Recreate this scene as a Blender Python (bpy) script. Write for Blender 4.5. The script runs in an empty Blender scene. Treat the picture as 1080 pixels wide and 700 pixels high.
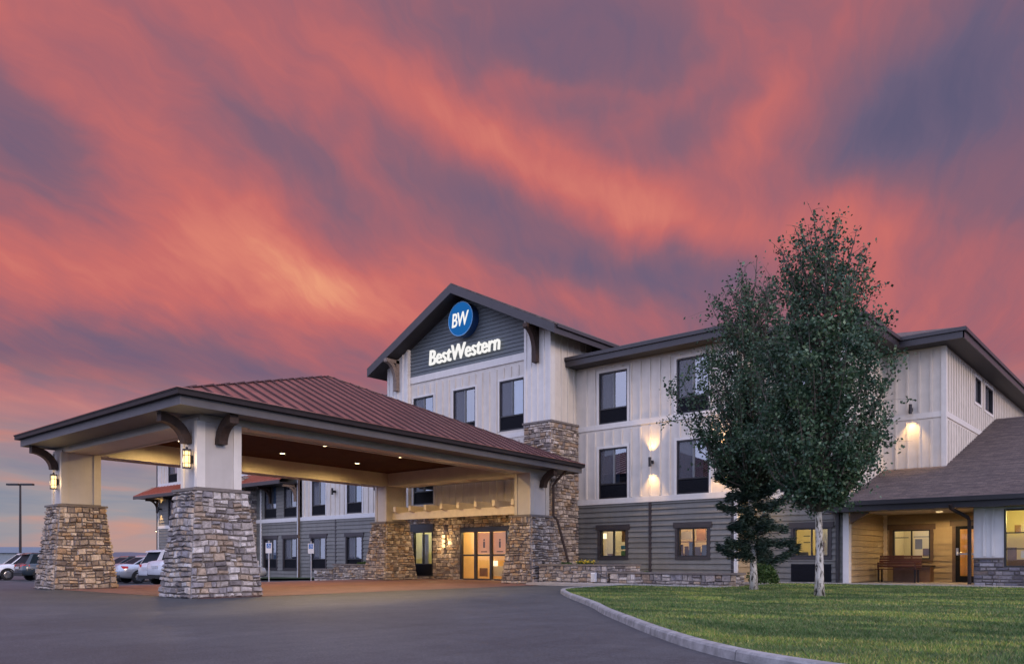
import bpy, math, random
import numpy as np
from mathutils import Vector
random.seed(7); rng = np.random.default_rng(7)
R = math.radians
sc = bpy.context.scene
col = sc.collection

# ------------------------------------------------------------------ camera
cam_d = bpy.data.cameras.new('camera'); cam = bpy.data.objects.new('camera', cam_d); col.objects.link(cam)
sc.camera = cam
cam.location = (0, 0, 0.84)
cam.rotation_euler = (R(90), 0, R(40.93))
cam_d.sensor_width = 36; cam_d.lens = 835/1080*36
cam_d.shift_y = 240/1080; cam_d.clip_start = 0.1; cam_d.clip_end = 6000
sc.view_settings.view_transform = 'Standard'; sc.view_settings.look = 'None'
sc.view_settings.exposure = 0.0; sc.view_settings.gamma = 1
sc.cycles.max_bounces = 6; sc.cycles.diffuse_bounces = 3; sc.cycles.glossy_bounces = 3
sc.cycles.transparent_max_bounces = 10
sc.cycles.sample_clamp_indirect = 4; sc.cycles.caustics_reflective = False; sc.cycles.caustics_refractive = False

# ------------------------------------------------------------------ node helper
class NT:
    def __init__(s, tree): s.t = tree; s.n = tree.nodes; s.l = tree.links; s.n.clear()
    def new(s, typ, **k):
        n = s.n.new(typ)
        for a, b in k.items():
            if hasattr(n, a): setattr(n, a, b)
        return n
    def set(s, n, key, v):
        if hasattr(v, 'is_output') or isinstance(v, bpy.types.NodeSocket): s.l.new(v, n.inputs[key])
        else: n.inputs[key].default_value = v
    def math(s, op, a, b=None, c=None, clamp=False):
        n = s.n.new('ShaderNodeMath'); n.operation = op; n.use_clamp = clamp
        s.set(n, 0, a)
        if b is not None: s.set(n, 1, b)
        if c is not None: s.set(n, 2, c)
        return n.outputs[0]
    def vmath(s, op, a, b=None, out=0):
        n = s.n.new('ShaderNodeVectorMath'); n.operation = op
        s.set(n, 0, a)
        if b is not None: s.set(n, 1, b)
        return n.outputs[out]
    def noise(s, vec, scale, detail=3, rough=.5, dist=0, out='Fac'):
        n = s.n.new('ShaderNodeTexNoise'); s.set(n, 'Vector', vec); n.inputs['Scale'].default_value = scale
        n.inputs['Detail'].default_value = detail; n.inputs['Roughness'].default_value = rough
        n.inputs['Distortion'].default_value = dist
        return n.outputs[out]
    def ramp(s, fac, pts, interp='LINEAR'):
        n = s.n.new('ShaderNodeValToRGB'); s.set(n, 'Fac', fac); cr = n.color_ramp; cr.interpolation = interp
        while len(cr.elements) < len(pts): cr.elements.new(.5)
        for e, (p, c) in zip(cr.elements, pts): e.position = p; e.color = (*c, 1)
        return n.outputs['Color']
    def mix(s, f, a, b, typ='MIX'):
        n = s.n.new('ShaderNodeMix'); n.data_type = 'RGBA'; n.blend_type = typ
        s.set(n, 0, f)
        for k, v in ((6, a), (7, b)):
            if isinstance(v, tuple): n.inputs[k].default_value = (*v[:3], 1)
            else: s.l.new(v, n.inputs[k])
        return n.outputs[2]
    def comb(s, x, y, z):
        n = s.n.new('ShaderNodeCombineXYZ'); s.set(n, 0, x); s.set(n, 1, y); s.set(n, 2, z); return n.outputs[0]
    def sep(s, v):
        n = s.n.new('ShaderNodeSeparateXYZ'); s.set(n, 0, v); return n.outputs

def lin(r, g, b):
    f = lambda c: (c/255/12.92) if c/255 <= .04045 else ((c/255+.055)/1.055)**2.4
    return (f(r), f(g), f(b))

# ------------------------------------------------------------------ world: dusk sky with lit cirrus
w = bpy.data.worlds.new('World'); sc.world = w; w.use_nodes = True
T = NT(w.node_tree)
tc = T.new('ShaderNodeTexCoord')
d = T.vmath('NORMALIZE', tc.outputs['Generated'])
dx, dy, dz = T.sep(d)
az0 = R(40.93)                                    # heading of the building side of the sky
fwd = T.math('ADD', T.math('MULTIPLY', dx, -math.sin(az0)), T.math('MULTIPLY', dy, math.cos(az0)))
rgt = T.math('ADD', T.math('MULTIPLY', dx, math.cos(az0)), T.math('MULTIPLY', dy, math.sin(az0)))
az = T.math('ARCTAN2', rgt, fwd)
el = T.math('ARCSINE', T.math('MAXIMUM', dz, -.2))
P = T.comb(az, el, 0.0)
wn = T.vmath('SUBTRACT', T.noise(P, 3.2, 4, .55, 0, 'Color'), (.5, .5, .5))
def scl(v, k):
    n = T.n.new('ShaderNodeVectorMath'); n.operation = 'SCALE'; T.set(n, 0, v); T.set(n, 'Scale', k); return n.outputs[0]
PW = T.vmath('ADD', P, scl(wn, .16))
PWB = T.vmath('ADD', PW, scl(T.vmath('SUBTRACT', T.noise(P, 9.0, 6, .6, 0, 'Color'), (.5, .5, .5)), .05))
def px2ae(px, py):
    a = math.atan((px-540)/835); e = math.atan((590-py)/835*math.cos(a)); return a, e
def blob(px, py, rx, ry, ang, s):
    """a soft patch of cloud in azimuth / elevation; ang in degrees, positive = falling to the right"""
    a, e = px2ae(px, py)
    q = T.vmath('SUBTRACT', PWB, (a, e, 0))
    m = T.n.new('ShaderNodeVectorRotate'); m.rotation_type = 'Z_AXIS'; T.set(m, 'Vector', q); m.inputs['Angle'].default_value = R(ang)
    m.inputs['Center'].default_value = (0, 0, 0)
    q = T.vmath('MULTIPLY', m.outputs[0], (950/rx, 950/ry, 0))
    r2 = T.vmath('DOT_PRODUCT', q, q, out=1)
    g = T.math('POWER', 2.718, T.math('MULTIPLY', r2, -.7))
    return T.math('MULTIPLY', g, s)
blobs = [
 (20, 60, 60, 20, 30, .20), (120, 150, 110, 30, 38, .34), (260, 250, 120, 34, 28, .30), (385, 320, 130, 36, 14, .62), (110, 280, 190, 44, 0, .60),
 (200, 30, 170, 40, 12, .20), (390, 75, 110, 34, 26, .34), (520, 135, 110, 26, 26, .46), (640, 195, 110, 28, 24, .40), (690, 235, 90, 20, 12, .14),
 (760, 150, 100, 34, -30, .20), (850, 60, 130, 34, -30, .10), (820, 240, 130, 46, 8, .44), (600, 90, 90, 8, 2, .2), (960, 262, 120, 30, 8, .26),
 (980, 180, 140, 40, -20, .0), (700, 90, 60, 18, -22, .2), (1010, 330, 120, 34, 10, .22), (580, 320, 90, 22, 12, .30), (600, 290, 60, 20, 8, -.2),
 (30, 150, 60, 46, 30, -.34), (290, 145, 110, 26, 26, -.26), (540, 218, 110, 26, 22, -.30), (60, 360, 130, 30, -6, -.34), (225, 385, 150, 26, 6, -.22),
 (620, 30, 150, 34, 6, -.14), (560, 60, 90, 14, 20, -.12), (920, 130, 110, 36, -34, -.26), (1060, 60, 110, 60, -25, -.32), (700, 295, 110, 22, 6, -.34),
 (1060, 225, 90, 26, -20, -.26), (1000, 110, 150, 60, -25, -.24), (880, 190, 60, 26, -30, -.16), (640, 60, 170, 40, 8, -.16), (640, 140, 50, 14, 24, -.12), (750, 105, 60, 16, -30, -.16), (60, 425, 130, 20, 6, .50), (330, 350, 110, 30, 14, .24),
]
v = .49
for b in blobs: v = T.math('ADD', v, T.math('MULTIPLY', blob(*b), .47))
# streaks on a high cloud sheet: they fan out with perspective like real cirrus
cp = T.comb(T.math('DIVIDE', rgt, T.math('ADD', T.math('MAXIMUM', dz, 0.0), .16)), T.math('DIVIDE', fwd, T.math('ADD', T.math('MAXIMUM', dz, 0.0), .16)), 0.0)
m_ = T.n.new('ShaderNodeVectorRotate'); m_.rotation_type = 'Z_AXIS'; m_.inputs['Center'].default_value = (0, 0, 0); T.set(m_, 'Vector', T.vmath('ADD', cp, scl(wn, .7))); m_.inputs['Angle'].default_value = R(-58)
st = T.noise(T.vmath('MULTIPLY', m_.outputs[0], (.45, 2.6, 1)), 1.0, 8, .58, .15)
m2 = T.n.new('ShaderNodeVectorRotate'); m2.rotation_type = 'Z_AXIS'; m2.inputs['Center'].default_value = (0, 0, 0); T.set(m2, 'Vector', T.vmath('ADD', cp, scl(wn, .4))); m2.inputs['Angle'].default_value = R(-75)
fine = T.noise(T.vmath('MULTIPLY', m2.outputs[0], (.55, 3.6, 1)), 2.2, 9, .60, .15)
v = T.math('ADD', v, T.math('MULTIPLY', T.math('SUBTRACT', st, .5), .68))
v = T.math('ADD', v, T.math('MULTIPLY', T.math('SUBTRACT', fine, .5), .38))
sky = T.ramp(v, [(.05, lin(88, 88, 118)), (.24, lin(108, 96, 122)), (.42, lin(138, 100, 117)), (.57, lin(172, 103, 111)), (.72, lin(200, 110, 107)), (.86, lin(218, 128, 113)), (1, lin(238, 162, 126))])
# low sky: peach and grey-teal layers near the horizon
lay = T.noise(T.comb(T.math('MULTIPLY', az, 1.6), T.math('MULTIPLY', el, 11), 5.0), 1.5, 6, .55, .3)
low = T.ramp(lay, [(.30, lin(128, 138, 158)), (.43, lin(158, 152, 158)), (.52, lin(202, 150, 136)), (.62, lin(226, 158, 122)), (.75, lin(200, 128, 112))])
warm_l = T.math('MULTIPLY', T.math('SUBTRACT', .22, el, clamp=False), 6.5, clamp=True)
sky = T.mix(warm_l, sky, low)
hz = T.math('MULTIPLY', T.math('SUBTRACT', .045, el), 22, clamp=True)
sky = T.mix(T.math('MULTIPLY', hz, .8), sky, lin(156, 148, 156))
# the open blue-hour sky overhead and behind the viewer
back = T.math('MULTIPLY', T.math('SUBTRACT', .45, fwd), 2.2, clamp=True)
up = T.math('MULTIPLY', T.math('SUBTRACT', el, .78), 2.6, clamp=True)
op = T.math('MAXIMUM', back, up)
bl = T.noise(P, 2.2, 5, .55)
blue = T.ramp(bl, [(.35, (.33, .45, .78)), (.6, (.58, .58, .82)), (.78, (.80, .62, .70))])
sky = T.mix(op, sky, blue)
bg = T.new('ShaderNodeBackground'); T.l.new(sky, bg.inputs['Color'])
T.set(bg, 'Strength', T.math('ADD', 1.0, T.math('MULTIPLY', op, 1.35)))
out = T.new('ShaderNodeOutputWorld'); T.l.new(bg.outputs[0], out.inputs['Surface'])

# ------------------------------------------------------------------ sun: last warm glow from the right
sd = bpy.data.lights.new('sun', 'SUN'); sd.energy = 1.25; sd.angle = R(14); sd.color = (1, .74, .55)
so = bpy.data.objects.new('sun', sd); col.objects.link(so)
so.rotation_euler = Vector((1.0, -.22, .36)).to_track_quat('Z', 'Y').to_euler()

# ------------------------------------------------------------------ materials
def mat(name, base, rough=.6, nscale=6, namt=.12, bump=0, bscale=40, metal=0, spec=.5, streak=0, island=None, extra=None, coat=0):
    m = bpy.data.materials.new(name); m.use_nodes = True
    t = NT(m.node_tree)
    o = t.new('ShaderNodeOutputMaterial'); p = t.new('ShaderNodeBsdfPrincipled'); t.l.new(p.outputs[0], o.inputs[0])
    g = t.new('ShaderNodeNewGeometry'); pos = g.outputs['Position']
    n = t.noise(pos, nscale, 5, .6)
    lo = tuple(c*(1-namt) for c in base); hi = tuple(min(1, c*(1+namt)) for c in base)
    c = t.ramp(n, [(.3, lo), (.7, hi)])
    if island is not None:
        c2 = t.ramp(g.outputs['Random Per Island'], island, 'CONSTANT' if len(island) > 6 else 'LINEAR')
        c = t.mix(1, c2, t.ramp(n, [(.3, (1-namt,)*3), (.7, (1+namt*.6,)*3)]), 'MULTIPLY')
    if streak:
        sp = t.vmath('MULTIPLY', pos, (3.5, 3.5, .35))
        s_ = t.noise(sp, 1.6, 4, .6)
        c = t.mix(streak, c, t.ramp(s_, [(.35, (.72, .70, .66)), (.6, (1, 1, 1))]), 'MULTIPLY')
    if extra: c = extra(t, c, pos)
    t.l.new(c, p.inputs['Base Color'])
    p.inputs['Roughness'].default_value = rough; p.inputs['Metallic'].default_value = metal
    p.inputs['Specular IOR Level'].default_value = spec
    if coat: p.inputs['Coat Weight'].default_value = coat; p.inputs['Coat Roughness'].default_value = .06
    if bump:
        b = t.new('ShaderNodeBump'); b.inputs['Strength'].default_value = bump; b.inputs['Distance'].default_value = .02
        t.l.new(t.noise(pos, bscale, 4, .6), b.inputs['Height']); t.l.new(b.outputs[0], p.inputs['Normal'])
    return m
M = {}
M['cream'] = mat('cream_batten', (.64, .582, .505), .55, 3, .06, .12, 60, streak=.2)
M['cream_trim'] = mat('cream_trim', (.68, .64, .585), .5, 4, .05, streak=.15)
M['gray_lap'] = mat('gray_lap_siding', (.155, .155, .14), .55, 3, .10, .15, 70, streak=.35, island=[(0, (.150, .147, .134)), (.5, (.172, .168, .152)), (1, (.192, .187, .170))])
M['gable_lap'] = mat('gable_lap_siding', (.12, .135, .14), .6, 3, .07, .1, 60)
M['tan_lap'] = mat('tan_lap_siding', (.30, .20, .105), .55, 3, .08, .12, 70, streak=.2, island=[(0, (.36, .27, .155)), (1, (.43, .33, .20))])
M['white_trim'] = mat('white_trim', (.66, .64, .62), .5, 4, .04)
M['dark_trim'] = mat('dark_trim', (.040, .034, .036), .45, 6, .15)
M['fascia'] = mat('dark_fascia', (.034, .028, .032), .4, 3, .12, streak=.2)
M['brown_trim'] = mat('brown_trim', (.12, .075, .045), .5, 6, .15)
M['soffit'] = mat('soffit', (.026, .023, .025), .6, 3, .1)
M['canopy_fascia'] = mat('canopy_fascia', (.105, .098, .10), .6, 3, .1, streak=.15)
M['canopy_gutter'] = mat('canopy_gutter', (.020, .014, .014), .6, 5, .15, spec=.3)
M['beam'] = mat('beam_panel', (.52, .47, .40), .5, 3, .06, .06, 40, streak=.12)
M['col_panel'] = mat('column_panel', (.50, .465, .43), .5, 3, .05, .06, 50, streak=.15)
M['ceiling'] = mat('canopy_ceiling', (.060, .022, .009), .8, 3, .2, spec=.08,
    extra=lambda t, c, pos: t.mix(1, c, t.ramp(t.math('FRACT', t.math('MULTIPLY', t.sep(pos)[0], 6.5)), [(0, (.45, .45, .45)), (.07, (1, 1, 1))]), 'MULTIPLY'))
M['metal_roof'] = mat('copper_metal_roof', (.45, .21, .17), .30, 1.2, .22, metal=.75, bump=.05, bscale=4)
M['seam'] = mat('roof_seam', (.085, .040, .040), .45, 2, .1, metal=.3)
M['awning_roof'] = mat('red_awning_metal', (.32, .085, .05), .45, 2, .12, metal=.2)
M['timber'] = mat('timber', (.040, .021, .014), .7, 14, .4, .5, 30)
M['timber_light'] = mat('pale_timber', (.20, .15, .12), .75, 14, .35, .5, 30)
M['trellis'] = mat('trellis_paint', (.70, .60, .45), .5, 5, .08)
STN = [(0, (.38, .34, .31)), (.12, (.30, .27, .26)), (.22, (.45, .40, .36)), (.34, (.21, .185, .18)), (.44, (.36, .32, .30)), (.54, (.52, .47, .44)),
       (.64, (.33, .25, .19)), (.72, (.27, .25, .26)), (.80, (.42, .33, .25)), (.87, (.56, .52, .49)), (.94, (.17, .15, .15))]
M['stone'] = mat('ledge_stone', (.3, .27, .24), .85, 11, .42, .9, 34, island=STN, spec=.3)
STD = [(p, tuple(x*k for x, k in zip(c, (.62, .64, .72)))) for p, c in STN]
STW = [(p, tuple(x*k for x, k in zip(c, (1.02, .95, .86)))) for p, c in STN]  # warmer tint of the same stone: lamplight put into its colour
M['stone_lampwarm'] = mat('lampwarm_ledge_stone', (.3, .27, .24), .85, 11, .42, .9, 34, island=STW, spec=.3)
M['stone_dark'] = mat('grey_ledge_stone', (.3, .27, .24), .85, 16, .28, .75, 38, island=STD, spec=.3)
M['mortar'] = mat('mortar', (.15, .135, .125), .95, 20, .2, .6, 60)
M['cap'] = mat('stone_cap', (.17, .145, .13), .8, 10, .18, .4, 40)
M['black'] = mat('black_panel', (.008, .009, .014), .7, 6, .1, spec=.2)
M['frame'] = mat('window_frame', (.018, .017, .020), .4, 6, .1)
M['mull'] = mat('window_sash', (.16, .17, .18), .4, 6, .1)
M['curtain'] = mat('grey_curtain', (.17, .18, .20), .9, 2, .15)
M['paper'] = mat('pale_blind', (.52, .52, .52), .9, 2, .1)
M['room'] = mat('room_paint', (.72, .64, .46), .8, 2, .05)
M['room_orange'] = mat('lobby_paint', (.78, .56, .28), .8, 2, .06)
M['room_dark'] = mat('room_furniture', (.18, .10, .06), .6, 5, .2)
M['metal'] = mat('dark_metal', (.03, .028, .03), .35, 8, .15, metal=.6)
M['steel'] = mat('steel', (.45, .45, .46), .3, 8, .1, metal=.9)
M['concrete'] = mat('concrete', (.36, .33, .31), .85, 4, .14, .3, 60)
M['kerb'] = mat('kerb_concrete', (.26, .255, .25), .85, 7, .38, .35, 50)
M['soil'] = mat('soil_mulch', (.05, .035, .028), .95, 18, .35, .8, 40)
M['bench'] = mat('bench_slats', (.10, .034, .024), .5, 10, .2)
M['white'] = mat('white_plastic', (.75, .75, .77), .4, 8, .05)
M['blue'] = mat('sign_blue_side', (.01, .05, .17), .35, 8, .05)
def asph(t, c, pos):
    a = t.noise(pos, 55, 3, .7); b = t.noise(pos, .35, 5, .65); cr = t.noise(pos, 2.4, 8, .75, 1.0)
    c = t.mix(1, c, t.ramp(a, [(.30, (.45, .45, .46)), (.5, (1, 1, 1)), (.68, (1.9, 1.85, 1.8))]), 'MULTIPLY')
    c = t.mix(.9, c, t.ramp(b, [(.35, (.70, .70, .72)), (.65, (1.22, 1.2, 1.18))]), 'MULTIPLY')
    c = t.mix(.7, c, t.ramp(cr, [(.35, (.78, .78, .80)), (.6, (1.14, 1.14, 1.12))]), 'MULTIPLY')
    # faint tyre tracks along the drive and hairline cracks
    tr = t.noise(t.vmath('MULTIPLY', pos, (.9, .10, 0)), 1.6, 3, .5, .3); c = t.mix(.5, c, t.ramp(tr, [(.44, (1, 1, 1)), (.5, (.74, .74, .75)), (.56, (1, 1, 1))]), 'MULTIPLY')
    vo = t.new('ShaderNodeTexVoronoi'); vo.feature = 'DISTANCE_TO_EDGE'; vo.inputs['Scale'].default_value = .22
    t.l.new(t.vmath('ADD', pos, t.vmath('MULTIPLY', t.noise(pos, .9, 6, .7, 0, 'Color'), (2.2, 2.2, 0))), vo.inputs['Vector'])
    return t.mix(.6, c, t.ramp(vo.outputs['Distance'], [(.0, (.42, .42, .44)), (.006, (1, 1, 1))]), 'MULTIPLY')
M['asphalt'] = mat('asphalt', (.058, .064, .070), .62, .8, .10, .35, 150, extra=asph, spec=.45)
def brick(t, c, pos):
    b = t.new('ShaderNodeTexBrick'); t.l.new(pos, b.inputs['Vector']); b.inputs['Scale'].default_value = 3.2
    b.inputs['Color1'].default_value = (1, 1, 1, 1); b.inputs['Color2'].default_value = (.78, .8, .8, 1); b.inputs['Mortar'].default_value = (.6, .6, .6, 1)
    b.inputs['Mortar Size'].default_value = .01
    c = t.mix(.7, c, b.outputs['Color'], 'MULTIPLY')
    return t.mix(.7, c, t.ramp(t.noise(pos, .5, 4), [(.35, (.75, .75, .75)), (.65, (1.15, 1.1, 1.1))]), 'MULTIPLY')
M['paving'] = mat('red_stamped_paving', (.20, .10, .085), .7, 2, .18, .3, 60, extra=brick)
M['ground'] = mat('dry_ground', (.12, .10, .06), .95, .05, .3)
M['hill'] = mat('far_hill', (.10, .10, .13), 1, .02, .2)
M['lawn'] = mat('lawn_soil', (.045, .075, .024), .95, .9, .35, .5, 30)
def grasscol(t, c, pos):
    a = t.noise(t.vmath('MULTIPLY', pos, (.30, .62, 0)), 1.3, 6, .62, .8)
    return t.mix(.9, c, t.ramp(a, [(.38, (.40, .54, .46)), (.5, (1, 1, 1)), (.60, (2.1, 1.75, 1.2))]), 'MULTIPLY')
M['grass'] = mat('grass_blades', (.1, .1, .1), .7, .7, .2, island=[(0, (.050, .120, .030)), (.4, (.085, .155, .042)), (.78, (.15, .185, .062)), (1, (.30, .27, .13))], extra=grasscol, spec=.2)
def leafmat(name, cols, trans=.25):
    m = bpy.data.materials.new(name); m.use_nodes = True; t = NT(m.node_tree)
    o = t.new('ShaderNodeOutputMaterial'); g = t.new('ShaderNodeNewGeometry')
    c = t.ramp(g.outputs['Random Per Island'], cols)
    if len(cols) > 3: c = t.mix(1, c, t.ramp(t.noise(g.outputs['Position'], 1.7, 3, .6), [(.36, (.68, .74, .80)), (.5, (1, 1, 1)), (.64, (1.35, 1.25, 1.0))]), 'MULTIPLY')
    p = t.new('ShaderNodeBsdfPrincipled'); t.l.new(c, p.inputs['Base Color']); p.inputs['Roughness'].default_value = .5; p.inputs['Specular IOR Level'].default_value = .35
    tr = t.new('ShaderNodeBsdfTranslucent'); t.l.new(c, tr.inputs['Color'])
    mx = t.new('ShaderNodeMixShader'); mx.inputs[0].default_value = trans
    t.l.new(p.outputs[0], mx.inputs[1]); t.l.new(tr.outputs[0], mx.inputs[2]); t.l.new(mx.outputs[0], o.inputs[0])
    return m
M['aspen_leaf'] = leafmat('aspen_leaves', [(0, (.020, .052, .028)), (.5, (.040, .086, .046)), (.85, (.078, .135, .078)), (1, (.18, .26, .17))])
M['spruce_leaf'] = leafmat('spruce_needles', [(0, (.014, .032, .022)), (.6, (.026, .050, .034)), (1, (.045, .075, .05))], .1)
M['shrub_leaf'] = leafmat('shrub_leaves', [(0, (.025, .06, .012)), (.6, (.05, .10, .02)), (1, (.09, .15, .04))])
M['flower'] = leafmat('yellow_flowers', [(0, (.65, .42, .02)), (1, (.8, .6, .04))])
def aspbark(t, c, pos):
    q = t.vmath('MULTIPLY', pos, (7, 7, 3.0)); a = t.noise(q, 2.2, 4, .6, .6)
    return t.mix(1, c, t.ramp(a, [(.40, (.05, .045, .04)), (.46, (.72, .70, .66)), (.56, (1, 1, 1))]), 'MULTIPLY')
M['aspen_bark'] = mat('aspen_bark', (.50, .48, .43), .8, 8, .15, .3, 40, extra=aspbark)
M['twig'] = mat('twig_bark', (.10, .085, .07), .85, 10, .2)
M['frosted'] = leafmat('frosted_film', [(0, (.80, .66, .62)), (1, (.82, .68, .64))], .9)
def shingle(t, c, pos):
    q = t.vmath('MULTIPLY', pos, (1, 1.05, 0))
    b = t.new('ShaderNodeTexBrick'); t.l.new(q, b.inputs['Vector']); b.inputs['Scale'].default_value = 3.2
    b.inputs['Color1'].default_value = (1.25, 1.2, 1.15, 1); b.inputs['Color2'].default_value = (.62, .6, .64, 1); b.inputs['Mortar'].default_value = (.35, .35, .35, 1)
    b.inputs['Mortar Size'].default_value = .018; b.inputs['Brick Width'].default_value = .9; b.inputs['Row Height'].default_value = .42; b.inputs['Bias'].default_value = -.1
    c = t.mix(.85, c, b.outputs['Color'], 'MULTIPLY')
    return t.mix(.5, c, t.ramp(t.noise(pos, 60, 2), [(.35, (.7, .7, .7)), (.65, (1.3, 1.3, 1.3))]), 'MULTIPLY')
M['shingle'] = mat('asphalt_shingle', (.115, .088, .080), .85, 5, .22, .5, 50, extra=shingle)
def emis(name, c, s):
    m = bpy.data.materials.new(name); m.use_nodes = True; t = NT(m.node_tree)
    o = t.new('ShaderNodeOutputMaterial'); e = t.new('ShaderNodeEmission'); e.inputs[0].default_value = (*c, 1); e.inputs[1].default_value = s
    t.l.new(e.outputs[0], o.inputs[0]); return m
M['lamp_glow'] = emis('lamp_glow', (1, .66, .28), 2.6)
M['lens_glow'] = emis('lens_glow', (1, .74, .38), 14)
M['sign_white'] = emis('sign_letter_glow', (1, .98, .96), .95)
M['sign_blue'] = emis('sign_disc_glow', (.012, .115, .37), 1.0)
def glassmat(name, refl=.1, tint=(1, 1, 1)):
    m = bpy.data.materials.new(name); m.use_nodes = True; t = NT(m.node_tree)
    o = t.new('ShaderNodeOutputMaterial'); tr = t.new('ShaderNodeBsdfTransparent'); tr.inputs[0].default_value = (*tint, 1)
    gl = t.new('ShaderNodeBsdfGlossy'); gl.inputs['Roughness'].default_value = .02
    lw = t.new('ShaderNodeLayerWeight'); lw.inputs[0].default_value = .25
    f = t.math('ADD', refl, t.math('MULTIPLY', lw.outputs['Fresnel'], .8), clamp=True)
    mx = t.new('ShaderNodeMixShader'); t.l.new(f, mx.inputs[0]); t.l.new(tr.outputs[0], mx.inputs[1]); t.l.new(gl.outputs[0], mx.inputs[2])
    t.l.new(mx.outputs[0], o.inputs[0]); return m
M['glass'] = glassmat('clear_glass', .03, (.96, .97, .95))
M['glass_refl'] = glassmat('reflective_glass', .32, (.50, .66, .85))
M['screen'] = mat('insect_screen', (.11, .11, .12), .8, 6, .1)
M['glass_dark'] = glassmat('lower_glass', .05, (.4, .45, .5))
m_n = bpy.data.materials.new('insect_net'); m_n.use_nodes = True; t_n = NT(m_n.node_tree)
o_n = t_n.new('ShaderNodeOutputMaterial'); a_n = t_n.new('ShaderNodeBsdfTransparent'); b_n = t_n.new('ShaderNodeBsdfDiffuse'); b_n.inputs[0].default_value = (.13, .13, .15, 1); x_n = t_n.new('ShaderNodeMixShader'); x_n.inputs[0].default_value = .6
t_n.l.new(a_n.outputs[0], x_n.inputs[1]); t_n.l.new(b_n.outputs[0], x_n.inputs[2]); t_n.l.new(x_n.outputs[0], o_n.inputs[0]); M['screen_net'] = m_n
M['car_white'] = mat('white_car_paint', (.62, .63, .66), .25, 3, .03, coat=.8)
M['car_dark'] = mat('dark_car_paint', (.016, .028, .040), .25, 3, .05, coat=.8)
M['car_silver'] = mat('silver_car_paint', (.40, .43, .48), .25, 3, .03, metal=.5, coat=.8)
M['car_glass'] = mat('car_glass', (.012, .020, .026), .5, 3, .05, spec=.06)
M['tyre'] = mat('tyre_rubber', (.012, .012, .013), .8, 20, .2)
M['rim'] = mat('alloy_rim', (.35, .36, .38), .3, 10, .1, metal=.9)
M['tail'] = mat('red_lens', (.45, .012, .016), .2, 10, .1)
M['plate'] = mat('number_plate', (.5, .5, .52), .5, 10, .1)

# ------------------------------------------------------------------ mesh builder
class MB:
    def __init__(s): s.v = []; s.f = []
    def face(s, *pts):
        b = len(s.v); s.v += [tuple(p) for p in pts]; s.f.append(tuple(range(b, b+len(pts))))
    def hexa(s, c):
        """c: 8 corners, bottom 4 (ccw) then top 4"""
        b = len(s.v); s.v += [tuple(p) for p in c]
        for q in ((3, 2, 1, 0), (4, 5, 6, 7), (0, 1, 5, 4), (1, 2, 6, 5), (2, 3, 7, 6), (3, 0, 4, 7)): s.f.append(tuple(b+i for i in q))
    def box(s, x0, y0, z0, x1, y1, z1):
        s.hexa([(x0, y0, z0), (x1, y0, z0), (x1, y1, z0), (x0, y1, z0), (x0, y0, z1), (x1, y0, z1), (x1, y1, z1), (x0, y1, z1)])
    def rings(s, rings, cap=True, close=True):
        b = len(s.v); n = len(rings[0])
        for r in rings: s.v += [tuple(p) for p in r]
        for i in range(len(rings)-1):
            for k in range(n if close else n-1):
                a = b+i*n+k; c = b+i*n+(k+1) % n; s.f.append((a, c, c+n, a+n))
        if cap:
            s.f.append(tuple(b+k for k in reversed(range(n)))); s.f.append(tuple(b+(len(rings)-1)*n+k for k in range(n)))
    def tube(s, pts, r, n=8, cap=True):
        pts = [Vector(p) for p in pts]; rs = r if isinstance(r, (list, tuple)) else [r]*len(pts)
        rings = []; ref = None
        for i, p in enumerate(pts):
            t = (pts[min(i+1, len(pts)-1)]-pts[max(i-1, 0)]).normalized()
            if ref is None: ref = t.orthogonal().normalized()
            ref = (ref-t*ref.dot(t)).normalized(); bi = t.cross(ref)
            rings.append([p+(ref*math.cos(2*math.pi*k/n)+bi*math.sin(2*math.pi*k/n))*rs[i] for k in range(n)])
        s.rings(rings, cap)
    def cyl(s, c, axis, r, h, n=24):
        c = Vector(c); a = Vector(axis).normalized(); s.tube([c, c+a*h], r, n)
    def prism(s, poly, dvec):
        dv = Vector(dvec); s.rings([[Vector(p) for p in poly], [Vector(p)+dv for p in poly]])
    def build(s, name, m, parent=None, origin=None, smooth=False, local=False):
        """verts are world coordinates unless local; the object sits at the origin of its root"""
        o_ = Vector((0, 0, 0))
        if parent is not None and not local:
            p = parent
            while p.parent: p = p.parent
            o_ = p.location.copy()
        if origin is not None: o_ = Vector(origin)
        me = bpy.data.meshes.new(name)
        me.from_pydata([tuple(Vector(q)-o_) for q in s.v], [], s.f); me.update()
        for mm in (m if isinstance(m, (list, tuple)) else [m]): me.materials.append(mm)
        if smooth: me.polygons.foreach_set('use_smooth', [True]*len(me.polygons))
        o = bpy.data.objects.new(name, me); col.objects.link(o)
        if parent is not None: o.parent = parent
        elif origin is not None: o.location = o_
        return o

def tag(o, label=None, cat=None, group=None, kind=None):
    if label: o['label'] = label
    if cat: o['category'] = cat
    if group: o['group'] = group
    if kind: o['kind'] = kind
    return o
def thing(name, loc, label, cat, group=None, rz=0):
    o = bpy.data.objects.new(name, None); o.empty_display_size = .2; col.objects.link(o)
    o.location = loc; o.rotation_euler = (0, 0, rz); return tag(o, label, cat, group)
def light(name, kind, loc, energy, color, parent=None, radius=.05, direction=None, spot=60, blend=.5):
    ld = bpy.data.lights.new(name, kind); ld.energy = energy; ld.color = color
    if kind != 'SUN': ld.shadow_soft_size = radius
    if kind == 'SPOT': ld.spot_size = R(spot); ld.spot_blend = blend
    o = bpy.data.objects.new(name, ld); col.objects.link(o)
    o.location = Vector(loc)-(parent.location if parent else Vector((0, 0, 0)))
    if direction is not None: o.rotation_euler = Vector(direction).to_track_quat('-Z', 'Y').to_euler()
    if parent: o.parent = parent
    return o

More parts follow.
